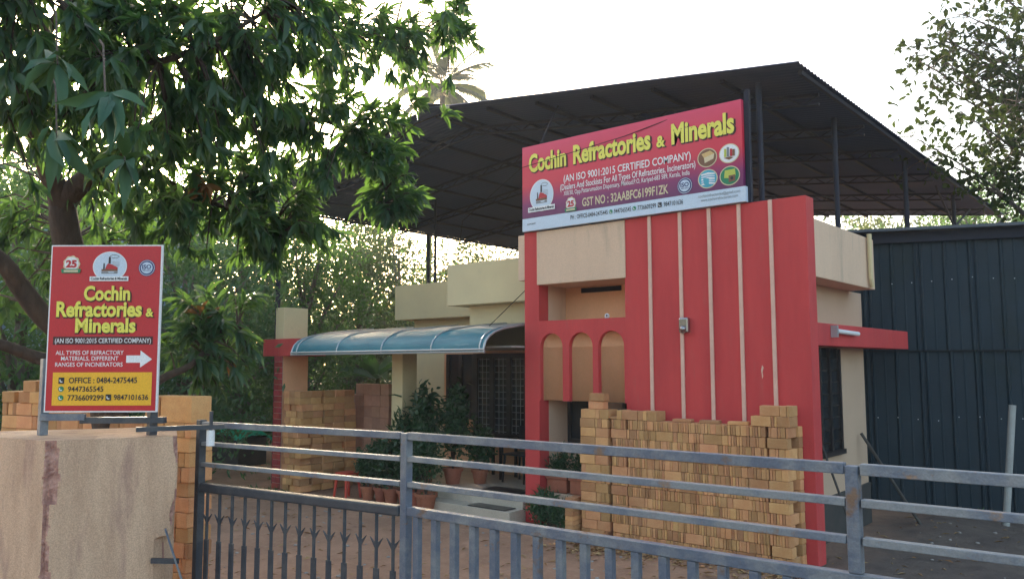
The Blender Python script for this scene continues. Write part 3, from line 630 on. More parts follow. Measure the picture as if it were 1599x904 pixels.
# ================================================================== gate leaves
g0, g1 = Vector((-5.19, 2.88, 0)), Vector((-3.44, 3.14, 0)); g2 = Vector((-.10, 3.27, 0))
GL = thing('gate', g0, 'left gate leaf of dark steel with arrow headed bars below three flat rails', 'gate')
Z = lambda p, z: Vector((p.x, p.y, z))
def post(parent, p, z0, z1, m, w_=.05):
    mb = MB(); mb.beam(Z(p, z0), Z(p, z1), w_, w_, m, (0, 1, 0)); return mb.build('post', parent, .004)
post(GL, g0, .5, 1.83, M['gatedark'])
for z, m, h in ((1.80, 'gate', .038), (1.672, 'gatelight', .027), (1.535, 'gatelight', .027)):
    mb = MB(); d = (g1 - g0).normalized(); mb.beam(Z(g0 + d * .026, z), Z(g1 - d * .03, z), .04, h, M[m]); mb.build('rail', GL, .003)
d = (g1 - g0).normalized(); nrm = Vector((d.y, -d.x, 0))
mb = MB(); mb.beam(Z(g0 + d * .026, 1.385), Z(g1 - d * .03, 1.385), .055, .06, M['gatedark']); mb.build('rail', GL, .012)
mb = MB(); mb.beam(Z(g0 + d * .026, .56), Z(g1 - d * .03, .56), .05, .05, M['gatedark']); mb.build('rail', GL, .006)
nb = 14
for i in range(nb):
    p = g0.lerp(g1, (i + .7) / (nb + .4)); mb = MB()
    mb.tube([Z(p, 1.04), Z(p, 1.36)], .0105, M['gatedark'], 8)
    zt = 1.14 + .01 * random.random(); lean = random.choice((1, 1, 1, .4, .7))
    for s in (-1, 1):
        k = s * (lean if s < 0 else 1)
        mb.prism([(0, 0), (k * .047, .075), (k * .020, .052), (0, .055)][::int(s)], Z(p, zt) - nrm * .004, d, (0, 0, 1), nrm * .008, M['gatedark'])
    mb.beam(Z(p, .585), Z(p, 1.05), .012, .036, M['gatedark'], d.cross(Vector((0, 0, 1)))) if False else mb.frame_box(Z(p, .585) - d * .018 - nrm * .006, d * .036, nrm * .012, (0, 0, .465), M['gatedark'])
    mb.build('arrow_bar', GL)
GR = thing('gate', g1, 'right gate leaf of grey blue steel with square bars below three flat rails', 'gate')
post(GR, g1 + (g2 - g1).normalized() * .005, .5, 1.815, M['gate'], .05); gm = g1.lerp(g2, (3.44 - 1.04) / 3.34); post(GR, gm, 1.415, 1.812, M['gate'], .048); post(GR, g2, .5, 1.83, M['gate'])
d2 = (g2 - g1).normalized(); n2 = Vector((d2.y, -d2.x, 0))
for a, b in ((g1, gm), (gm, g2)):
    for z, m, h in ((1.80, 'gate' if a is g1 else 'gatelight', .042), (1.675, 'gatelight', .030), (1.535, 'gatelight', .030)):
        mb = MB(); mb.beam(Z(a + d2 * .03, z), Z(b - d2 * .028, z), .04, h, M[m]); mb.build('rail', GR, .003)
mb = MB(); mb.beam(Z(g1 + d2 * .03, 1.39), Z(g2 - d2 * .03, 1.39), .045, .048, M['gate']); mb.build('rail', GR, .004)
mb = MB(); mb.beam(Z(g1 + d2 * .03, .56), Z(g2 - d2 * .03, .56), .045, .048, M['gate']); mb.build('rail', GR, .004)
k = 24
for i in range(k):
    p = g1 + d2 * (.095 + i * .1365)
    if (p - g2).length < .1 or (p - g1).length > 3.27: break
    mb = MB(); mb.frame_box(Z(p, .586) - d2 * .02 - n2 * .018, d2 * .04, n2 * .036, (0, 0, .778), M['gate']); mb.build('square_bar', GR, .003)

# ================================================================== steel canopy roof
RX, RZ, EX0, EX1, EZ, RY0, RY1 = -9.38, 6.37, -15.43, -3.33, 5.64, 8.99, 21.8
SR = thing('steel_canopy', (-9.4, 15, 0), 'big dark gabled metal sheet canopy raised on posts above the house', 'roof')
def slope(x0, z0, x1, z1, name):
    mb = MB(); ys = np.arange(RY0, RY1, .0275); xs = np.linspace(x0, x1, 9); vs = []
    for i, x in enumerate(xs):
        for j, y in enumerate(ys):
            vs.append((x, y, z0 + (z1 - z0) * i / 8 + .016 * math.sin(2 * math.pi * y / .11) + .006 * noise.noise(Vector((x, y * .7, 2)))))
    n = len(ys); mb.add(vs, [(i * n + j, i * n + j + 1, (i + 1) * n + j + 1, (i + 1) * n + j) for i in range(8) for j in range(n - 1)], M['roof'])
    o = mb.build(name, SR, smooth=True); return o
slope(EX0, EZ, RX, RZ, 'roof_sheet'); slope(RX, RZ, EX1, EZ, 'roof_sheet')
mb = MB(); mb.prism([(-.25, -.012), (0, .03), (.25, -.012), (0, .045)], (RX, RY0, RZ + .015), (1, 0, 0), (0, 0, 1), (0, RY1 - RY0, 0), M['roof']); mb.build('ridge_cap', SR)
zr = lambda x: RZ - abs(x - RX) / 6.05 * .73
for x in [RX - 6.0 + .99 * i for i in range(7)][:-1] + [RX - .12, RX + .12] + [RX + 1.02 + .99 * i for i in range(6)]:
    z = zr(x) - .045; mb = MB(); mb.beam((x, RY0 + .3, z), (x, RY1 - .02, z), .05, .05, M['steel']); mb.build('purlin', SR)
for y in [10.1, 11.9, 13.6, 15.8, 18.0, 20.2]:
    mb = MB()
    for s in (-1, 1):
        xe = RX + s * 5.9; lo = lambda x: zr(x) - .22
        mb.beam((RX, y, RZ - .10), (xe, y, zr(xe) - .10), .05, .04, M['steel']); mb.beam((RX, y, RZ - .22), (xe, y, zr(xe) - .22), .04, .03, M['steel'])
        for i in range(14):
            xa = RX + s * 5.9 * i / 14; xb = RX + s * 5.9 * (i + .5) / 14; xc = RX + s * 5.9 * (i + 1) / 14
            mb.beam((xa, y, zr(xa) - .10), (xb, y, lo(xb)), .016, .016, M['steel']); mb.beam((xb, y, lo(xb)), (xc, y, zr(xc) - .10), .016, .016, M['steel'])
    mb.build('truss', SR)
for x, y, z0, r in ((-3.95, 9.36, 3.86, .035), (-3.7, 11.3, 3.84, .035), (-3.62, 14.5, 3.2, .04), (-3.62, 18.0, 0, .04), (-13.32, 8.86, 0, .045), (-15.2, 14.6, 0, .045), (-15.2, 18.4, 0, .045), (-12.8, 12.5, 3.8, .03)):
    mb = MB(); mb.tube([(x, y, z0), (x, y, zr(x) - .1)], r, M['steel'], 10); mb.build('post', SR)
mb = MB()
for y in (18.0,): mb.beam((-3.62, y, 4.9), (-3.62, y + 1.6, 5.5), .03, .03, M['steel']); mb.beam((-3.62, y, 4.9), (-3.62, y - 1.4, 5.5), .03, .03, M['steel'])
mb.build('side_brace', SR)

# ================================================================== metal sheet shed on the right
W0, W1 = Vector((-4.6, 13.08, 0)), Vector((2.6, 16.1, 0)); wd = (W1 - W0).normalized(); wn = Vector((wd.y, -wd.x, 0)); WL = (W1 - W0).length
SHD = thing('metal_shed', (-1, 14.6, 0), 'dark blue corrugated sheet shed beside the house on the right', 'shed')
def sheet_wall(z0, z1, off):
    mb = MB(); prof_ = []; u = 0; i = 0
    while u < WL:
        wv = .27 + .02 * random.random(); dd = random.uniform(-.006, .006)
        prof_ += [(u, dd), (u + wv * .46, dd), (u + wv * .49, dd + .007), (u + wv * .54, dd + .007), (u + wv * .57, dd), (u + wv, dd), (u + wv + .018, .028), (u + wv + .045, .028), (u + wv + .063, 0)]
        if i % 2: prof_ += [(u + wv + .085, 0), (u + wv + .10, .024), (u + wv + .12, .024), (u + wv + .135, 0)]; u += .135 - .063
        u += wv + .063; i += 1
    vs = [W0 + wd * a + wn * (b + off) + Vector((0, 0, z)) for z in (z0, z1) for a, b in prof_]; n = len(prof_)
    mb.add(vs, [(i, i + 1, n + i + 1, n + i) for i in range(n - 1)], M['sheet']); return mb.build('wall_sheet', SHD)
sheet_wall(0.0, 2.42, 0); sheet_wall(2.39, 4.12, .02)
mb = MB(); mb.frame_box(W0 + wn * .05 + Vector((0, 0, 2.372)), wd * WL, -wn * .02, (0, 0, .02), M['black']); mb.build('sheet_lap', SHD)
mb = MB(); mb.frame_box(W0 + wn * .30 + Vector((0, 0, 4.22)), wd * WL, -wn * 3.0, (0, 0, .045), M['ridge']); mb.frame_box(W0 + wn * .12 + Vector((0, 0, 4.06)), wd * WL, -wn * .05, (0, 0, .155), M['steel']); mb.build('roof_edge', SHD)
mb = MB()
for z in (1.35, 3.45):
    for i in range(26): p = W0 + wd * (.2 + i * .28) + wn * .045 + Vector((0, 0, z + random.uniform(-.04, .04))); mb.frame_box(p, wd * .014, wn * .006, (0, 0, .014), M['alu'])
mb.build('sheet_screws', SHD)
t = tag(MB().tube([(-2.17, 12.93, -.05), (-2.02, 13.0, 1.62)], .045, M['pipe'], 12).build('pvc_pipe', loc=(-2.17, 12.93, 0)), 'pale grey pipe leaning upright before the blue shed', 'pipe')
tag(MB().tube([(-3.05, 9.7, 0.02), (-3.6, 10.1, 1.2)], .014, M['pipedark'], 8).build('timber_prop', loc=(-3.05, 9.7, 0)), 'thin dark stick leaning on the house side wall beside the red wall end', 'stick')
tag(MB().tube([(-2.95, 11.9, 0.02), (-3.6, 11.6, 1.25)], .02, M['pipedark'], 8).build('timber_prop', loc=(-2.95, 11.9, 0)), 'short dark prop leaning at the far corner of the house', 'stick')

# ================================================================== bricks
def brick_mesh(w_, d_, h_):
    bm = bmesh.new(); bmesh.ops.create_cube(bm, size=1)
    bmesh.ops.scale(bm, vec=(w_, d_, h_), verts=bm.verts); bmesh.ops.bevel(bm, geom=bm.edges[:], offset=.005, segments=1, affect='EDGES')
    for v in bm.verts: v.co += Vector([random.uniform(-.0012, .0012) for _ in range(3)])
    me = bpy.data.meshes.new('brick'); bm.to_mesh(me); bm.free(); me.materials.append(M['brick']); return me
BM = {}
def bmesh_for(w_, d_, h_):
    k = (round(w_, 3), round(d_, 3), round(h_, 3))
    if k not in BM: BM[k] = brick_mesh(*k)
    return BM[k]
bricks = []      # (dist, loc, rot, dims, label key)
def row(o, ang, width, z, h, cap, key, stretch_p=.05, end=True, jit=.006):
    """one course of bricks along direction ang starting at o; cap = depth"""
    u = 0; dx = Vector((math.cos(ang), math.sin(ang), 0)); dy = Vector((-math.sin(ang), math.cos(ang), 0))
    while u < width - .03:
        r = random.random(); bw = .23 if r < stretch_p else (.033 if r < .66 else .0735 if r < .88 else .055)
        bw = min(bw, max(.036, width - u)); dep = .115 if bw > .2 else .23
        c = o + dx * (u + bw / 2) + dy * (dep / 2 + random.uniform(-jit, jit)); 
        bricks.append((Vector((c.x, c.y, z + h / 2)), ang + random.uniform(-.012, .012), (bw - .0045, dep, h - .0035), key))
        u += bw
CH = .115
# pile before the striped wall
for k in range(13):
    z = k * CH + .012 + .002 * math.sin(k); o = Vector((-5.70 + random.uniform(-.01, .01), 8.65, 0))
    if k % 2: row(o, 0, .23, z, CH, .23, 'wall', 1.0); row(o + Vector((2.03, .0, 0)), 0, .23, z, CH, .23, 'wall', 1.0)
    else: row(o, 0, .23, z, CH, .23, 'wall', 0); row(o + Vector((2.03, 0, 0)), 0, .23, z, CH, .23, 'wall', 0)
    row(o + Vector((.235, .004, 0)), 0, 1.79, z, CH, .23, 'wall', .03)
    for yy in (8.885,):  # far end of the pile
        if k % 3 != 1: bricks.append((Vector((-3.53, yy + .06, z + CH / 2)), random.uniform(-.02, .02), (.23, .114, CH - .002), 'wall'))
        else: bricks.append((Vector((-3.47, yy + .05, z + CH / 2)), random.uniform(-.02, .02), (.114, .10, CH - .002), 'wall'))
row(Vector((-5.62, 8.655, 0)), .0, .56, 13 * CH + .012, CH, .23, 'wall', .3)
row(Vector((-3.86, 8.655, 0)), .0, .44, 13 * CH + .012, CH, .23, 'wall', .25); row(Vector((-3.76, 8.66, 0)), .0, .34, 14 * CH + .012, CH, .23, 'wall', .5)
for x in (-5.2, -4.75, -4.4, -4.05): bricks.append((Vector((x, 8.76, 13 * CH + .03)), random.uniform(-.3, .3), (.23, .115, .036), 'wall'))
for x, r_ in ((-5.62, .1), (-3.6, -.05)): bricks.append((Vector((x, 8.72, (14 if x > -4 else 13) * CH + (.03 if x < -5 else -.08))), r_, (.23, .115, .03), 'wall'))
for k in range(14):
    z = k * CH + .012; row(Vector((-6.16 + random.uniform(-.012, .012), 8.63, 0)), .02, .42, z, CH, .23, 'wall', .75 if k % 2 else .3)
row(Vector((-6.05, 8.66, 0)), .03, .26, 14 * CH + .012, .1, .23, 'wall', 1.0); row(Vector((-6.03, 8.66, 0)), -.04, .25, 14 * CH + .114, .1, .23, 'wall', 1.0)
for k in range(10): bricks.append((Vector((-6.27, 8.62 + .01 * random.random(), .07 + k * CH * .5)), .05, (.12, .23, CH * .5 - .002), 'wall')) if k < 8 else None
# stack behind the gate pillar
sa = math.atan2(.55, 2.4); so_ = Vector((-8.45, 2.72, 0)); sl_ = 2.46
for k in range(16):
    z = .02 + k * CH
    row(so_ + Vector((random.uniform(-.02, .02), random.uniform(-.01, .01), 0)), sa, sl_ if k < 15 else 1.3, z, CH, .23, 'pillar' , .55)
for u, z, hh in ((.30, .02 + 16 * CH, .1), (.46, .02 + 16 * CH, .1), (.36, .12 + 16 * CH, .1), (.05, .02 + 16 * CH, .1)):
    c = so_ + Vector((math.cos(sa), math.sin(sa), 0)) * u + Vector((0, .1, z + hh / 2)); bricks.append((c, sa + .1, (.16, .2, hh), 'pillar'))
# stack in the porch
for k in range(15):
    z = .012 + k * CH; ns = 4 if k < 14 else 3
    for j in range(5 if k < 15 else 4):
        y = 8.42 + j * .24 + random.uniform(-.03, .03)
        for i in range(3):
            if j and i < 2: continue
            wv = .16; x = -12.30 + i * .165 + random.uniform(-.03, .03) - (0 if (k + i) % 2 else .02)
            bricks.append((Vector((x, y + .115, z + CH / 2)), random.uniform(-.04, .04), (wv, .23, CH - .004), 'porch'))
def cdist(b): return (Vector(b[0]) - cam.location).length
LAB = {'wall': 'tan fire brick in the tall pile stacked against the striped red wall', 'pillar': 'orange tan fire brick in the high stack behind the plaster gate pillar', }
GRP = {'wall': 'bricks piled against the striped red wall', 'pillar': 'bricks stacked behind the gate pillar'}
vis_p = [b for b in bricks if b[3] == 'pillar' and (b[0].z > 1.35 or (b[0] - so_).xy.length > sl_ - .55)]
vis_w = sorted([b for b in bricks if b[3] == 'wall'], key=cdist)[:300 - len(vis_p)]
chosen = set(id(b) for b in vis_p + vis_w)
rest = MB()
for b in bricks:
    loc, rot, dims, key = b
    if id(b) in chosen:
        o = bpy.data.objects.new('fire_brick', bmesh_for(*dims)); col.objects.link(o); o.location = loc; o.rotation_euler.z = rot
        tag(o, LAB[key], 'brick', GRP[key])
    else:
        me = bmesh_for(*dims); c, s = math.cos(rot), math.sin(rot)
        rest.add([(loc.x + c * v.co.x - s * v.co.y, loc.y + s * v.co.x + c * v.co.y, loc.z + v.co.z) for v in me.vertices], [tuple(p.vertices) for p in me.polygons], M['brick'])
tag(rest.build('fire_bricks'), 'remaining tan fire bricks packed in the three yard stacks', 'bricks', kind='stuff')
for i, (u, wv) in enumerate(((1.93, .17), (2.11, .36))):
    c = so_ + Vector((math.cos(sa), math.sin(sa), 0)) * (u + wv / 2)
    mb = MB(); dx = Vector((math.cos(sa), math.sin(sa), 0)); dy = Vector((-dx.y, dx.x, 0)); mb.frame_box(c - dx * wv / 2 + Vector((0, 0, .02 + 15 * CH)), dx * (wv - .01), dy * .2, (0, 0, .205), M['brick'])
    tag(mb.build('clay_slab', bevel=.006, loc=c), ['narrow upright clay slab on top of the stack behind the pillar', 'wide upright clay slab on the right end of the stack behind the pillar'][i], 'slab')
# pink hollow blocks at the back of the porch side
pb0 = MB().box(-.115, .115, -.1, .1, -.1, .1, M['pinkblock']).build('clay_block', bevel=.006)
first = True
for kz in range(9):
    for i in range(5):
        if kz == 8 and i in (0,): continue
        o = pb0 if first else pb0.copy()
        if not first: col.objects.link(o)
        first = False
        o.location = (-12.32 + i * .237, 9.95 + random.uniform(-.01, .01), .105 + kz * .204); o.rotation_euler.z = random.uniform(-.03, .03)
        tag(o, 'pinkish clay block in the neat stack beside the porch pillar', 'block', 'clay blocks stacked beside the porch')

# ================================================================== potted plants and porch things
def pot(name, loc, r, h, label, group, plant, ph, n, leafm, L, W, tmpl=T_KITE):
    t = thing(name, loc, label, 'plant', group); x, y, z = loc
    mb = MB(); mb.lathe(loc, [(0, .002), (r * .68, .002), (r * .95, h * .80), (r * 1.08, h * .80), (r * 1.1, h), (r * .96, h), (r * .93, h * .86)], M['terracotta'], 22); po = mb.build('pot', t, smooth=False)
    mb = MB(); mb.lathe(loc, [(r * .935, h * .87), (r * .5, h * .9), (0, h * .905)], M['soil'], 16); mb.build('soil', po)
    if plant == 'bush':
        mb = MB(); tips = []
        for i in range(9):
            a = random.uniform(0, 6.28); s = random.uniform(.2, .9) * r * 1.6; e_ = Vector((x + math.cos(a) * s, y + math.sin(a) * s, z + h + ph * random.uniform(.5, .95)))
            mb.tube([(x, y, z + h * .85), ((x + e_.x) / 2, (y + e_.y) / 2, z + h + ph * .35), e_], [.010, .007, .003], M['bark'], 5); tips.append(e_)
        mb.build('stem', t)
        blobs = [((e_.x, e_.y, e_.z - ph * .15), (r * .95, r * .95, ph * .36)) for e_ in tips] + [((x, y, z + h + ph * .45), (r * 1.5, r * 1.5, ph * .5))]
        p = blob_points(blobs, n); ax = unit(n + 50)[:len(p)] + np.array([0, 0, .2])
        leaves('foliage', p, ax, rng.uniform(.45, 1.4, len(p)) * L, W * rng.uniform(.7, 1.5, len(p)), leafm, tmpl, t)
    else:
        a = rng.uniform(0, 6.28, n); tilt = rng.uniform(.15, .7, n)
        ax = np.stack([np.cos(a) * tilt, np.sin(a) * tilt, np.ones(n)], 1)
        leaves('foliage', np.tile(np.array([x, y, z + h * .9]), (n, 1)), ax, rng.uniform(.7, 1.1, n) * L, W, leafm, T_BLADE, t, roll=.2)
    return t
PL = M['leaf_pot']
specs = [((-10.44, 8.72), .12, .22, .62, 'low bushy plant in a clay pot beside the red stool'), ((-10.16, 8.76), .13, .23, .72, 'leafy shrub in a clay pot just right of the red stool'),
 ((-9.88, 8.72), .13, .24, .75, 'rounded green shrub in a clay pot before the pale porch pillar'), ((-9.6, 8.75), .12, .23, .82, 'dense shrub in a clay pot just right of the pale porch pillar'),
 ((-9.3, 8.70), .14, .25, .9, 'tall dark shrub in a clay pot left of the porch steps'), ((-8.95, 8.58), .16, .27, .78, 'bushy plant in the largest clay pot at the corner of the porch steps')]
for (x, y), r, h, ph, lab in specs: pot('potted_plant', (x, y, .02), r, h, lab, 'potted plants lined up before the porch', 'bush', ph, 1100, PL, .085, .035)
pot('potted_plant', (-9.55, 9.15, .34), .14, .24, 'tall broad leaved plant in a pot on the porch floor behind the front row', 'potted plants on the porch floor', 'bush', 1.15, 900, PL, .15, .045, T_MANGO)
pot('potted_plant', (-9.05, 9.25, .34), .15, .25, 'darkest tall bush in a pot on the porch floor below the window', 'potted plants on the porch floor', 'bush', 1.25, 1400, PL, .12, .045)
pot('potted_plant', (-9.85, 8.98, .34), .12, .24, 'slender drooping plant in a pot on the porch edge against the pillar', 'potted plants on the porch floor', 'bush', 1.0, 260, PL, .2, .03, T_BLADE)
pot('potted_plant', (-9.35, 8.93, .70), .07, .14, 'small plant with pale sword shaped leaves among the dark porch bushes', None, 'blade', .4, 9, M['leaf_pale'], .42, .045)
pot('potted_plant', (-8.75, 9.55, .34), .13, .22, 'low spreading plant in a pot on the tiled porch near the chair', 'potted plants on the porch floor', 'bush', .7, 700, PL, .11, .04)
mb = MB(); mb.box(-7.1, -6.2, 9.12, 9.42, 0, .42, M['cream']); mb.build('planter_ledge', H, .006)
for x, lab in ((-6.92, 'small shrub in the left clay trough below the arches'), (-6.52, 'upright leafy plant in the clay trough below the arches beside the brick pile')):
    t = thing('potted_plant', (x, 9.2, .43), lab, 'plant', 'plants in troughs below the arches')
    mb = MB(); mb.box(x - .17, x + .17, 9.12, 9.32, .43, .61, M['terracotta']); mb.box(x - .19, x + .19, 9.10, 9.34, .611, .65, M['terracotta']); tr_ = mb.build('trough', t, .006); MB().box(x - .16, x + .16, 9.13, 9.31, .6505, .655, M['soil']).build('soil', tr_)
    p = blob_points([((x - .06, 9.2, .78), (.14, .12, .16)), ((x + .08, 9.2, .86), (.10, .10, .26))], 420); leaves('foliage', p, unit(500)[:len(p)] + np.array([0, 0, .4]), .075, .03, PL, T_KITE, t)
t = thing('garden_shrub', (-6.85, 8.85, 0), 'bright green ferny shrub on the ground below the clay troughs', 'plant')
p = blob_points([((-6.95, 8.88, .25), (.25, .18, .25)), ((-6.6, 8.85, .2), (.22, .15, .2))], 1500); leaves('foliage', p, unit(1600)[:len(p)] + np.array([0, 0, .6]), .10, .02, M['leaf_c'], T_BLADE, t)
mb = MB(); [mb.tube([(-6.85, 8.87, 0), (-6.85 + random.uniform(-.2, .2), 8.87 + random.uniform(-.12, .1), .35)], .006, M['bark'], 5) for _ in range(8)]; mb.build('stem', t)
# red plastic stool
t = thing('plastic_stool', (-10.9, 8.66, 0), 'small red plastic stool standing in front of the porch brick stack', 'stool')
mb = MB(); mb.box(-11.05, -10.75, 8.51, 8.81, .40, .43, M['redplastic']); mb.build('seat', t, .012)
for sx in (-1, 1):
    for sy in (-1, 1): mb = MB(); mb.tube([(-10.9 + sx * .12, 8.66 + sy * .12, .40), (-10.9 + sx * .155, 8.66 + sy * .155, .0)], [.028, .02], M['redplastic'], 8); mb.build('leg', t)
# dark chair and table in the porch
t = thing('plastic_chair', (-8.35, 10.1, .34), 'dark plastic chair standing in the porch beside the red column', 'chair')
mb = MB(); mb.box(-8.57, -8.13, 9.88, 10.3, .76, .79, M['blackplastic']); mb.build('seat', t, .01)
mb = MB(); mb.box(-8.57, -8.13, 10.28, 10.32, .80, 1.2, M['blackplastic']); mb.build('backrest', t, .02)
for sx in (-1, 1):
    for sy in (-1, 1): mb = MB(); mb.tube([(-8.35 + sx * .19, 10.09 + sy * .18, .76), (-8.35 + sx * .22, 10.09 + sy * .21, .34)], [.022, .017], M['blackplastic'], 8); mb.build('leg', t)
    mb = MB(); mb.tube([(-8.35 + sx * .23, 9.9, .76), (-8.35 + sx * .24, 9.9, .98), (-8.35 + sx * .24, 10.28, 1.0)], .018, M['blackplastic'], 8); mb.build('armrest', t)
t = thing('side_table', (-9.0, 10.25, .34), 'small dark wooden table below the porch window', 'table')
mb = MB(); mb.box(-9.3, -8.72, 10.02, 10.48, .92, .95, M['dark']); mb.build('table_top', t, .006)
for x in (-9.26, -8.76):
    for y in (10.06, 10.44): mb = MB(); mb.box(x - .02, x + .02, y - .02, y + .02, .34, .92, M['dark']); mb.build('leg', t)
mt = MB().box(-8.3, -7.55, 8.98, 9.42, .342, .356, M['blackplastic']).build('door_mat', bevel=.004, loc=(-7.9, 9.2, .342)); tag(mt, 'dark door mat lying on the tiled porch floor', 'mat')
mt = MB().box(-8.2, -7.5, 8.68, 8.93, .172, .184, M['blackplastic']).build('door_mat', bevel=.004, loc=(-7.9, 8.8, .172)); tag(mt, 'dark door mat lying on the lower porch step', 'mat')
# green net heap on a block, bottle
mb = MB(); vs = []; n = 26
for j in range(n):
    for i in range(n):
        u, v = i / (n - 1) * 2 - 1, j / (n - 1) * 2 - 1; rr = max(0, 1 - (u * u + v * v) * .55)
        vs.append((-16.6 + u * .75, 10.1 + v * .45, .55 + .28 * rr + .12 * noise.noise(Vector((u * 3, v * 3, 1))) + .05 * noise.noise(Vector((u * 8, v * 8, 2)))))
mb.add(vs, [(j * n + i, j * n + i + 1, (j + 1) * n + i + 1, (j + 1) * n + i) for j in range(n - 1) for i in range(n - 1)], M['tarp'])
tag(mb.build('green_net', smooth=True, loc=(-16.6, 10.1, .5)), 'crumpled green shade net heaped on a dark trough behind the gate', 'net')
tag(MB().box(-17.2, -16.0, 9.75, 10.45, 0, .62, M['plinth']).build('stone_trough', bevel=.02, loc=(-16.6, 10.1, 0)), 'dark stone trough under the green net', 'trough')
t = thing('plastic_bottle', (-17.35, 10.5, .9), 'clear plastic bottle standing on a post top behind the green net', 'bottle')
mb = MB(); mb.lathe((-17.35, 10.5, .9), [(0, 0), (.06, 0), (.062, .28), (.03, .36), (.022, .40), (.022, .42)], M['bottle'], 14); mb.build('bottle_body', t, smooth=True)
mb = MB(); mb.lathe((-17.35, 10.5, .9), [(.026, .42), (.026, .45), (0, .45)], M['paleblue'], 12); mb.build('cap', t)
tag(MB().box(-17.6, -17.1, 10.3, 10.7, 0, .9, M['drywall']).build('stone_post', bevel=.015, loc=(-17.35, 10.5, 0)), 'short mossy stone post under the plastic bottle', 'post')
tag(MB().box(-40, -15.6, 14.6, 14.8, 0, 1.15, M['drywall']).build('boundary_wall', bevel=.01, loc=(-25, 14.7, 0)), 'low mossy boundary wall behind the yard on the left', 'wall')

# ================================================================== near mango tree
MT = thing('mango_tree', (-6.9, 3.6, 0), 'large mango tree with long drooping leaves hanging over the upright sign', 'tree')
def pt3(px, py, D):   # a point at depth D in a given direction from the viewpoint, used to lay limbs out in space
    b = bearing(px, D); return Vector((b.x, b.y, 2.2 + D * math.tan(PITCH - math.atan((py - 452) / 1268.0))))
limbs_p = [
 [(215, 900, 7.2), (190, 700, 7.0), (150, 520, 6.8), (105, 400, 6.7), (88, 318, 6.6)],
 [(105, 400, 6.7), (88, 318, 6.6), (60, 258, 6.4), (40, 200, 6.2), (30, 110, 5.9), (70, 20, 5.6), (150, -40, 5.4)],
 [(105, 400, 6.7), (90, 318, 6.6), (128, 274, 6.5), (165, 245, 6.4), (235, 195, 6.4), (320, 140, 6.5), (420, 95, 6.8), (520, 70, 7.1), (640, 45, 7.6), (705, 60, 7.8)],
 [(150, 560, 6.8), (75, 500, 6.6), (30, 445, 6.4), (0, 408, 6.2), (-90, 340, 6.0)],
 [(190, 650, 7.0), (255, 592, 7.0), (300, 570, 7.1), (335, 530, 7.3), (372, 505, 7.5)],
 [(320, 140, 6.5), (430, 175, 6.9), (520, 195, 7.1), (585, 255, 7.3), (612, 330, 7.4)],
 [(165, 245, 6.4), (260, 285, 6.6), (350, 325, 6.9), (430, 365, 7.2)],
 [(30, 110, 5.9), (140, 95, 5.4), (260, 90, 5.4), (380, 30, 5.8), (470, -20, 6.2)],
 [(150, 560, 6.8), (75, 560, 6.6), (0, 535, 6.3), (-90, 515, 6.0)],
 [(40, 200, 6.2), (-20, 180, 5.6), (-60, 60, 5.0), (0, -30, 4.6)],
]
limbs = [[tuple(pt3(*q)) for q in l] for l in limbs_p]
rads = [(.16, .15, .13, .115, .10), (.11, .10, .075, .07, .05, .03, .015), (.11, .10, .085, .08, .055, .035, .026, .02, .012, .006), (.085, .085, .075, .065, .03), (.05, .035, .028, .02, .01), (.03, .022, .017, .013, .006), (.035, .025, .018, .008), (.04, .03, .022, .016, .008), (.06, .055, .04, .02), (.05, .04, .03, .015)]
def smooth_line(pts, rad, k=4):
    P_ = [Vector(p) for p in pts]; out = []; ro = []
    for i in range(len(P_) - 1):
        p0 = P_[max(i - 1, 0)]; p1 = P_[i]; p2 = P_[i + 1]; p3 = P_[min(i + 2, len(P_) - 1)]
        for j in range(k):
            t = j / k; out.append(.5 * ((2 * p1) + (p2 - p0) * t + (2 * p0 - 5 * p1 + 4 * p2 - p3) * t * t + (3 * p1 - p0 - 3 * p2 + p3) * t ** 3)); ro.append(rad[i] + (rad[i + 1] - rad[i]) * t)
    out.append(P_[-1]); ro.append(rad[-1])
    return [p + Vector((noise.noise(p * 2), noise.noise(p * 2 + Vector((9, 0, 0))), 0)) * .03 for p in out], ro
mb = MB(); nodes = []
for l, r in zip(limbs, rads):
    a, b = smooth_line(l, r); mb.tube(a, b, M['bark'], 12); nodes += [p for p in a[6:]]
mb.build('trunk', MT, smooth=True)
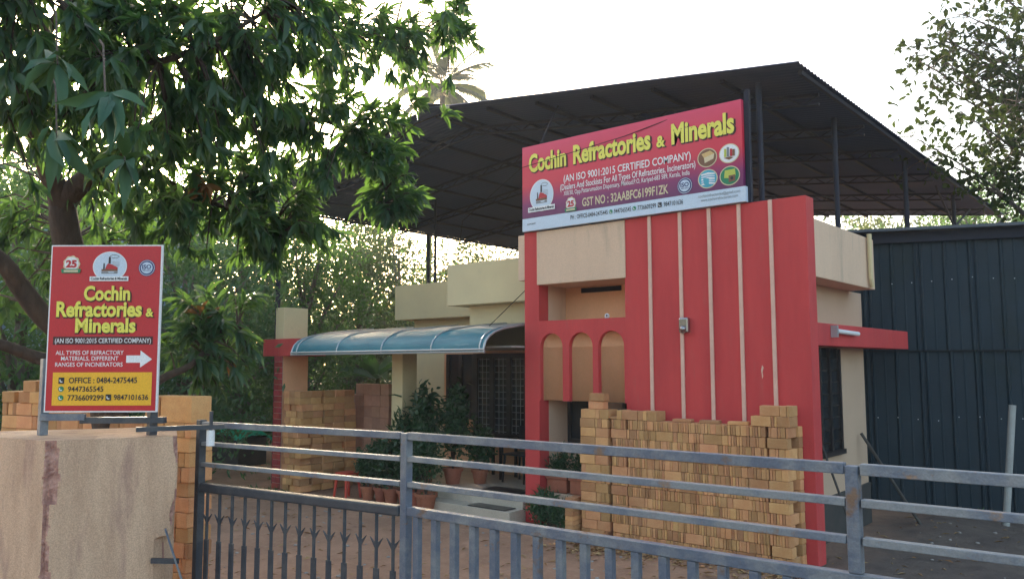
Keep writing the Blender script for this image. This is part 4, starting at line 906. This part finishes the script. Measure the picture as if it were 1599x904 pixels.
# crown: sprays of leaves (whorls) at the ends of drooping twigs; blob = centre, radii, number of whorls
mango_px = [
 (30, 20, 4.6, .5, 14), (110, 20, 5.0, .5, 12), (200, 30, 5.3, .55, 13), (290, 25, 5.6, .55, 14), (380, 30, 6.0, .5, 14), (470, 5, 6.3, .45, 9), (550, 20, 6.8, .45, 14), (630, 20, 7.2, .45, 11), (705, 50, 7.6, .20, 5), (650, 90, 7.5, .25, 5), (700, 10, 7.7, .3, 6),
 (20, 110, 4.8, .5, 16), (120, 100, 5.2, .55, 17), (230, 110, 5.6, .55, 15), (330, 100, 6.0, .5, 13), (420, 125, 6.3, .42, 13), (560, 100, 6.9, .45, 12), (620, 140, 7.3, .35, 7), (500, 150, 6.8, .3, 4),
 (10, 200, 5.2, .4, 14), (150, 180, 5.8, .45, 12), (270, 190, 6.0, .5, 14), (365, 185, 6.3, .5, 17), (445, 185, 6.7, .42, 16), (560, 190, 7.1, .40, 9), (600, 215, 7.3, .3, 5),
 (240, 265, 6.2, .4, 12), (350, 285, 6.5, .5, 16), (430, 285, 6.8, .42, 18), (560, 245, 7.2, .34, 9), (615, 265, 7.4, .30, 15), (600, 315, 7.4, .24, 8), (635, 325, 7.5, .16, 6),
 (225, 350, 6.8, .42, 12), (310, 355, 6.7, .42, 15), (395, 335, 7.0, .38, 16), (450, 330, 7.1, .28, 9), (425, 385, 7.2, .18, 6), (-10, 330, 7.4, .5, 14), (20, 460, 7.6, .4, 9), (130, 360, 8.0, .5, 10),
 (300, 490, 7.2, .28, 6), (350, 505, 7.5, .30, 12), (372, 552, 7.6, .24, 8), (300, 540, 7.2, .25, 7), (335, 575, 7.3, .26, 7)]
mango_blobs = [(tuple(pt3(px, py, D)), (r, r, r * .85), n) for px, py, D, r, n in mango_px]
mango_blobs = [(c, r, int(n * (1.65 if p[0] < 470 and p[1] < 300 else 1.25) + .5)) for (c, r, n), p in zip(mango_blobs, mango_px)]
pos = []; axs = []; LL = []; WW = []; MI = []; tw = MB(); nn = np.array([tuple(p) for p in nodes])
def whorl(c, ax, n, Lm, mi):
    for i in range(n):
        a = 2.4 * i + random.uniform(-.3, .3); b = ax.orthogonal().normalized(); c2 = ax.cross(b)
        rad_ = b * math.cos(a) + c2 * math.sin(a); k = random.uniform(.25, 1.0)
        v = rad_ * k + ax * (1.1 - k * .7) + Vector((0, 0, -random.uniform(.0, .75)))
        pos.append(tuple(c - ax * random.uniform(0, .10))); axs.append(tuple(v)); l = Lm * random.uniform(.65, 1.15); LL.append(l); WW.append(l * random.uniform(.19, .27)); MI.append(mi)
for c, r, n in mango_blobs:
    for _ in range(n):
        p = Vector(c) + Vector(unit(1)[0]) * random.random() ** .4 * 1.0 @ Vector((0, 0, 0)) if False else Vector([c[i] + unit(1)[0][i] * random.random() ** .35 * r[i] * 1.3 for i in range(3)])
        dd = nn - np.array(p); q = Vector(nn[np.argmin((dd ** 2).sum(1))])
        out = (p - q); mid = q + out * .55 + Vector((0, 0, .12 * out.length))
        tw.tube([q, mid, p], [.011, .007, .004], M['bark'], 5, False)
        ax = (out.normalized() + Vector((random.uniform(-.5, .5), random.uniform(-.5, .5), random.uniform(-.9, .3)))).normalized()
        whorl(p, ax, random.randint(10, 15), .19, 2 if random.random() < .007 else 0)
        if random.random() < .6: whorl(q.lerp(p, .6) + Vector((0, 0, .05)), ax, random.randint(5, 8), .21, 0)
for px, py, D, n_ in ((150, 160, 3.0, 14), (75, 215, 3.3, 8), (185, 250, 3.4, 9), (70, 100, 3.4, 8)):   # nearest sprays, hanging close to the viewer
    p = pt3(px, py, D); q = p + (p - cam.location).normalized() * 1.1 + Vector((-.1, 0, .35)); tw.tube([q, q.lerp(p, .5) + Vector((0, 0, .10)), p], [.006, .005, .004], M['bark'], 6)
    ax = ((cam.location - p).normalized() * .55 + Vector((random.uniform(-.4, .4), random.uniform(-.4, .4), -.35))).normalized(); whorl(p, ax, n_, .215, 1)
tw.build('twigs', MT)
leaves('crown', pos, axs, LL, WW, None, T_MANGO, MT, [M['leaf_mango'], M['leaf_big'], M['leaf_dry']], MI, roll=.5)

# ================================================================== background trees
def make_tree(name, loc, h, cr, ch, n, leaf, L, W, label, group, seed, trunk_r=.16, bark='barkgrey', low=.3, nb=11, airy=1.0, tmpl=T_KITE):
    global rng
    random.seed(seed); rng = np.random.default_rng(seed)
    t = thing(name, loc, label, 'tree', group); x, y, z = loc
    mb = MB(); top = Vector((x + random.uniform(-.3, .3), y + random.uniform(-.3, .3), z + h * .8))
    a, b = smooth_line([(x, y, z - .1), (x + .1, y, z + h * .25), (x - .1, y + .1, z + h * .5), top], [trunk_r, trunk_r * .8, trunk_r * .55, trunk_r * .2], 4); mb.tube(a, b, M[bark], 9)
    blobs = []
    for i in range(nb):
        az = 2.4 * i + random.uniform(-.5, .5); f = (i + .5) / nb; zz = z + h * (low + (1 - low) * f * .92); rr = cr * math.sin(math.pi * min(.95, .25 + .7 * (1 - f) + .08)) * random.uniform(.45, .85)
        if f > .85: rr *= .5
        e_ = Vector((x + math.cos(az) * rr, y + math.sin(az) * rr, zz)); s = Vector(a[min(len(a) - 1, int(len(a) * (low * .8 + .6 * f)))])
        mb.tube([s, s.lerp(e_, .5) + Vector((0, 0, .15 * rr)), e_], [trunk_r * .4, trunk_r * .25, trunk_r * .08], M[bark], 6)
        k = random.uniform(.8, 1.25); blobs.append(((e_.x, e_.y, e_.z), (cr * .45 * k, cr * .45 * k, ch / nb * 2.3 * k)))
        for _ in range(2): blobs.append(((e_.x + random.uniform(-.5, .5) * cr * .7, e_.y + random.uniform(-.5, .5) * cr * .7, e_.z + random.uniform(-.4, .5) * ch / nb * 2), (cr * .2, cr * .2, ch / nb * 1.2)))
    mb.build('trunk', t, smooth=True)
    m_ = max(20, int(n / 30)); cl = blob_points(blobs, m_)       # leaf clumps
    pt = np.repeat(cl, 30, 0) + rng.normal(0, 1, (len(cl) * 30, 3)) * np.array([1, 1, .75]) * np.repeat(rng.uniform(.16, .38, len(cl)), 30)[:, None] * max(1, L / .17); k = len(pt)
    ax = unit(k) + np.array([0, 0, -.25])
    leaves('crown', pt, ax, rng.uniform(.6, 1.25, k) * L, W * rng.uniform(.8, 1.2, k), M[leaf], tmpl, t)
    return t
G = 'trees behind the yard'
bt = [
 # px, depth, height, crown radius, crown height, leaves, material, leaf L, W, low, label
 (25, 13, 5.6, 2.3, 4.2, 7000, 'leaf_a', .20, .07, .12, 'bushy bright green tree at the far left edge of the yard'),
 (150, 18, 6.4, 2.8, 5.2, 8000, 'leaf_c', .20, .07, .10, 'blue green leafy tree behind the upright sign'),
 (290, 15, 4.9, 2.0, 4.0, 8000, 'leaf_c', .16, .06, .18, 'dark rounded tree just right of the upright sign'),
 (375, 19, 6.0, 2.3, 4.6, 8000, 'leaf_a', .17, .06, .15, 'slim leafy tree left of the canopy post'),
 (475, 20, 6.0, 1.9, 5.4, 11000, 'leaf_a', .15, .055, .08, 'dense upright green tree behind the cream column block'),
 (420, 30, 8.4, 3.4, 7.0, 8000, 'leaf_a', .26, .10, .1, 'tall tree in the second row behind the cream column block'),
 (560, 24, 6.2, 2.0, 5.2, 9000, 'leaf_b', .18, .07, .12, 'thin olive tree with sky showing through above the awning'),
 (625, 27, 7.2, 2.3, 5.6, 9000, 'leaf_b', .19, .075, .12, 'taller airy olive tree near the palm trunk'),
 (760, 32, 7.0, 2.8, 4.5, 6500, 'leaf_b', .2, .07, .2, 'grey green tree showing between the canopy eave and the parapet'),
 (200, 30, 9.5, 3.8, 8.0, 8000, 'leaf_a', .28, .11, .1, 'tall bright tree deep behind the upright sign'),
 (60, 26, 8.5, 3.4, 7.4, 8000, 'leaf_c', .26, .10, .1, 'tall blue green tree deep in the left corner'),
 (320, 26, 7.5, 3.0, 6.4, 8000, 'leaf_b', .24, .09, .1, 'olive tree deep behind the slim leafy tree'),
 (560, 34, 8.0, 3.2, 6.8, 7000, 'leaf_a', .26, .10, .05, 'green tree far behind the porch pillar'),
 (-90, 20, 7.5, 3.2, 6.5, 7000, 'leaf_a', .22, .08, .1, 'green tree beyond the left edge of the yard'),
]
for i, (px, D, h, cr, ch, n, lf, L, W, low, lab) in enumerate(bt):
    make_tree('leafy_tree', bearing(px, D), h, cr, ch, n, lf, L, W, lab, G, 100 + i, low=low)
# right-hand trees
make_tree('leafy_tree', bearing(1545, 27), 8.4, 2.6, 4.2, 8000, 'leaf_a', .2, .075, 'dense green tree behind the right end of the canopy', None, 201, low=.5)
make_tree('leafy_tree', bearing(1400, 36), 10.0, 3.6, 6.5, 6000, 'leaf_b', .24, .09, 'pale tree seen through the gap under the canopy eave', None, 202, low=.25)
make_tree('leafy_tree', bearing(1640, 33), 9.0, 3.4, 6.5, 6000, 'leaf_a', .24, .09, 'bright green tree above the shed roof at the right edge', None, 203, low=.2)
random.seed(31); rng = np.random.default_rng(31)
# brown-leaved tree leaning in from the right
TT = thing('teak_tree', bearing(1800, 14), 'brownish green open tree with bare twigs reaching in at the upper right', 'tree')
b0 = TT.location
tr = [b0, b0 + Vector((-.1, 0, 2.2)), b0 + Vector((-.2, -.1, 4.2)), b0 + Vector((-.1, 0, 6.5)), b0 + Vector((.1, 0, 8.8))]
mb = MB(); a, b = smooth_line(tr, [.2, .17, .14, .10, .05]); mb.tube(a, b, M['barkgrey'], 10); twn = []
ends = [((1440, 215, 13), 5), ((1475, 130, 13.5), 8), ((1500, 60, 13), 9), ((1560, -30, 13), 11), ((1445, 90, 13.2), 8), ((1520, 180, 12.5), 7), ((1470, 245, 13.4), 5), ((1580, 220, 13), 6), ((1590, 100, 12.6), 9), ((1620, 20, 13.5), 11), ((1560, 270, 13.6), 5), ((1610, 160, 12.5), 7), ((1550, 120, 13), 8), ((1660, 260, 13), 6), ((1700, 80, 13), 9), ((1530, 25, 12.7), 11), ((1490, 60, 12.9), 10), ((1545, 60, 12.8), 10), ((1590, 180, 12.9), 7), ((1535, 235, 13.3), 5), ((1500, 100, 12.8), 8)]
for (px, py, D), st in ends:
    e_ = pt3(px, py, D); s = Vector(a[min(len(a) - 1, st)]); m1 = s.lerp(e_, .35) + Vector((0, 0, .35)); m2 = s.lerp(e_, .72) + Vector((0, 0, .28))
    l, r = smooth_line([s, m1, m2, e_], [.05, .034, .02, .006], 5); mb.tube(l, r, M['barkgrey'], 6)
    for p in l[7:]:
        for _ in range(4):
            q = p + Vector((random.gauss(0, .30), random.gauss(0, .32), random.gauss(0.02, .24))); mb.tube([p, p.lerp(q, .5) + Vector((0, 0, .04)), q], [.008, .005, .003], M['barkgrey'], 4, False); twn.append(q)
mb.build('trunk', TT, smooth=True)
tn = np.array([tuple(q) for q in twn for _ in range(5)]); tn = tn + rng.normal(0, .07, tn.shape)
leaves('crown', tn, unit(len(tn)) + np.array([0, 0, -.15]), rng.uniform(.09, .19, len(tn)), rng.uniform(.05, .09, len(tn)), M['leaf_teak'], T_MANGO, TT)
# flower panicles of that tree
fp = np.array([tuple(pt3(*e[0])) for e in ends[:5]]); fp = np.repeat(fp, 130, 0) + rng.normal(0, .16, (650, 3)) + np.array([-.12, 0, .12])
leaves('flower_panicles', fp, unit(650), .035, .016, M['leaf_b'], T_KITE, TT)['kind'] = 'stuff'

# coconut palm
PM = bearing(668, 38); PT = thing('coconut_palm', PM, 'coconut palm rising behind the canopy with a grey trunk', 'palm')
cz = 15.5; cen = Vector((PM.x + .55, PM.y + .45, cz)); mb = MB(); a, b = smooth_line([PM, PM + Vector((0, 0, 5)), PM + Vector((.1, .1, 9.5)), cen], [.19, .15, .14, .12]); mb.tube(a, b, M['barkgrey'], 10); mb.build('trunk', PT, smooth=True)
fps = []; fax = []; mbf = MB()
for i in range(22):
    az = 2.399 * i; el = 1.35 - 1.75 * (i / 21); Lf = 2.6 - .4 * random.random(); prev = cen.copy(); d_ = Vector((math.cos(az) * math.cos(el), math.sin(az) * math.cos(el), math.sin(el))); pts = [prev.copy()]
    for s in range(12):
        d_ = (d_ + Vector((0, 0, -.062))).normalized(); prev = prev + d_ * Lf / 12; pts.append(prev.copy())
        if s > 1:
            sd = d_.cross(Vector((0, 0, 1))).normalized()
            for sg in (-1, 1):
                for j in range(3): fps.append(tuple(prev - d_ * Lf / 12 * j / 3)); fax.append(tuple(sd * sg + d_ * .7 + Vector((0, 0, -.35))))
    mbf.tube(pts, [.03 - .002 * k for k in range(13)], M['leaf_palm'], 5, False)
mbf.build('frond_stalks', PT); leaves('crown', fps, fax, .75, .085, M['leaf_palm'], T_BLADE, PT, roll=.15)
mb = MB()
for i in range(7): c = cen + Vector((math.cos(i) * .3, math.sin(i) * .3, -.25)); mb.lathe(c, [(0, -.13), (.09, -.08), (.12, 0), (.08, .1), (0, .14)], M['leaf_b'], 8)
mb.build('coconuts', PT)

# banana-like broad leaves behind the porch, undergrowth
for i, (px, D, lab) in enumerate(((590, 22, 'broad leaved banana plant behind the porch stack'), (45, 16, 'banana plant behind the brick stack at the far left'))):
    p = bearing(px, D); t = thing('banana_plant', p, lab, 'plant'); mb = MB(); mb.tube([p, p + Vector((.05, 0, 1.2)), p + Vector((0, .05, 1.9))], [.12, .10, .06], M['leaf_b'], 10); mb.build('stem', t)
    n = 11; a = np.arange(n) * 2.4; leaves('foliage', np.tile(np.array(p + Vector((0, 0, 1.8))), (n, 1)), np.stack([np.cos(a), np.sin(a), rng.uniform(.1, 1.2, n)], 1), 1.4, .38, M['leaf_a'], T_MANGO, t, roll=.3)
pp = []
for i in range(300):
    px = random.uniform(-200, 760); D = random.uniform(16.5 if px < 200 else 22, 36); b_ = bearing(px, D); hh = random.uniform(.5, 1.7); pp.append(((b_.x, b_.y, hh * .45), (random.uniform(.5, 1.1), random.uniform(.5, 1.1), hh * .6)))
p = blob_points(pp, 26000); p[:, 2] = np.abs(p[:, 2]); tag(leaves('undergrowth', p, unit(27000)[:len(p)] + np.array([0, 0, .3]), rng.uniform(.1, .26, len(p)), .075, M['leaf_c'], T_KITE), 'low green undergrowth below the trees behind the yard', 'undergrowth', kind='stuff')
pp = []
for i in range(170):
    px = -400 + 2500 * i / 169 + random.uniform(-20, 20); D = random.uniform(52, 70); b_ = bearing(px, D); hh = (random.uniform(11, 15) if px > 1100 else random.uniform(3.5, 6.5)) if px > 680 else random.uniform(5, 10); pp.append(((b_.x, b_.y, hh * .45), (random.uniform(2, 3.5), random.uniform(2, 3.5), hh * .58)))
p = blob_points(pp, 26000); tag(leaves('far_woods', p, unit(27000)[:len(p)], rng.uniform(.5, 1.1, len(p)), .42, M['leaf_c'], T_KITE), 'far off belt of trees closing the view all round', 'woods', kind='stuff')

# neighbour house glimpsed through the leaves
nb_ = bearing(60, 24); HN = thing('neighbour_house', nb_, 'blue grey neighbour house glimpsed through the leaves at the far left', 'house')
mb = MB(); mb.box(nb_.x - 3, nb_.x + 2.5, nb_.y - 2, nb_.y + 4, 0, 6.2, M['housewall']); mb.build('wall', HN)
mb = MB(); mb.prism([(-3.6, 2.75), (3.1, 2.75), (3.1, 2.9), (-3.6, 2.9)], (nb_.x, nb_.y - 3.2, 0), (1, 0, 0), (0, 0, 1), (0, 1.2, 0), M['houseroof']); mb.box(nb_.x - 3.4, nb_.x + 2.9, nb_.y - 2.4, nb_.y + 4.4, 6.2, 6.45, M['houseroof']); mb.build('roof', HN)
for dx_ in (-1.8, 1.0):
    for z in (1.0, 4.0): mb = MB(); mb.box(nb_.x + dx_ - .5, nb_.x + dx_ + .5, nb_.y - 2.03, nb_.y - 2.003, z, z + 1.3, M['glass']); mb.build('window', HN)

# ================================================================== litter on the ground
n = 2600; px_ = rng.uniform(-13, 1, n); py_ = rng.uniform(3.5, 12.5, n)
k2 = 900; px_[:k2] = rng.uniform(-6.3, -3.2, k2); py_[:k2] = 8.55 - np.abs(rng.normal(0, .35, k2))
ok = ~((px_ > -7.5) & (px_ < -3.3) & (py_ > 8.62)) & ~((px_ < -7.3) & (py_ > 8.5))
px_, py_ = px_[ok], py_[ok]; zz = np.array([gz(a, b) for a, b in zip(px_, py_)]) + .012
ang = rng.uniform(0, 6.28, len(px_)); ax = np.stack([np.cos(ang), np.sin(ang), rng.uniform(-.05, .2, len(px_))], 1)
tag(leaves('leaf_litter', np.stack([px_, py_, zz], 1), ax, rng.uniform(.03, .14, len(px_)), rng.uniform(.006, .04, len(px_)), M['straw'], T_KITE, roll=.25), 'dry leaves and straw scattered over the yard earth', 'litter', kind='stuff')
n = 500; cx = rng.uniform(-12, 1, n); cy = rng.uniform(4.2, 12.5, n); mb = MB()
for x, y in zip(cx, cy):
    if (-7.5 < x < -3.2 and y > 8.5) or (x < -7.2 and y > 8.4): continue
    s = random.uniform(.008, .03); z = gz(x, y); mb.lathe((x, y, z), [(0, -s * .3), (s, 0), (s * .8, s * .5), (0, s * .7)], M['slab'], 6)
tag(mb.build('gravel', smooth=True), 'small loose stones scattered over the yard', 'gravel', kind='stuff')

# ================================================================== hazy evening air
hm = bpy.data.materials.new('haze_air'); hm.use_nodes = True; t = hm.node_tree; t.nodes.remove(t.nodes['Principled BSDF'])
pv = t.nodes.new('ShaderNodeVolumePrincipled'); pv.inputs['Density'].default_value = 0.0014; pv.inputs['Color'].default_value = (0.80, 0.89, 1.0, 1); pv.inputs['Anisotropy'].default_value = 0.3
t.links.new(pv.outputs[0], t.nodes['Material Output'].inputs['Volume'])
tag(MB().box(-90, 60, -30, 90, -1.2, 24, hm).build('haze'), kind='stuff')

mb = MB()
for i in range(420):
    if i < 260: x, y = random.uniform(-6.5, -3.2), 8.6 - abs(random.gauss(0, .22))
    else: x, y = random.uniform(-12.4, -11.2), 8.35 - abs(random.gauss(0, .3))
    s_ = random.uniform(.006, .026); z = gz(x, y); mb.lathe((x, y, z), [(0, -s_ * .3), (s_, 0), (s_ * .7, s_ * .6), (0, s_ * .7)], M['brick'], 5)
tag(mb.build('brick_crumbs'), 'brick crumbs strewn at the foot of the stacks', 'crumbs', kind='stuff')
wx = []; 
for i in range(120):
    x, y = (random.uniform(-3.2, .8), random.uniform(12.9, 14.5)) if i < 18 else ((random.uniform(-13.2, -12.2), random.uniform(7.6, 8.4)) if i < 45 else (random.uniform(-17, -12.9), random.uniform(9, 13)))
    for _ in range(9): wx.append((x + random.gauss(0, .03), y + random.gauss(0, .03), gz(x, y) - .005))
tag(leaves('weeds', wx, unit(len(wx)) * np.array([.7, .7, .2]) + np.array([0, 0, .7]), rng.uniform(.04, .13, len(wx)), .014, M['leaf_a'], T_BLADE), 'small green weeds sprouting from the yard earth', 'weeds', kind='stuff')
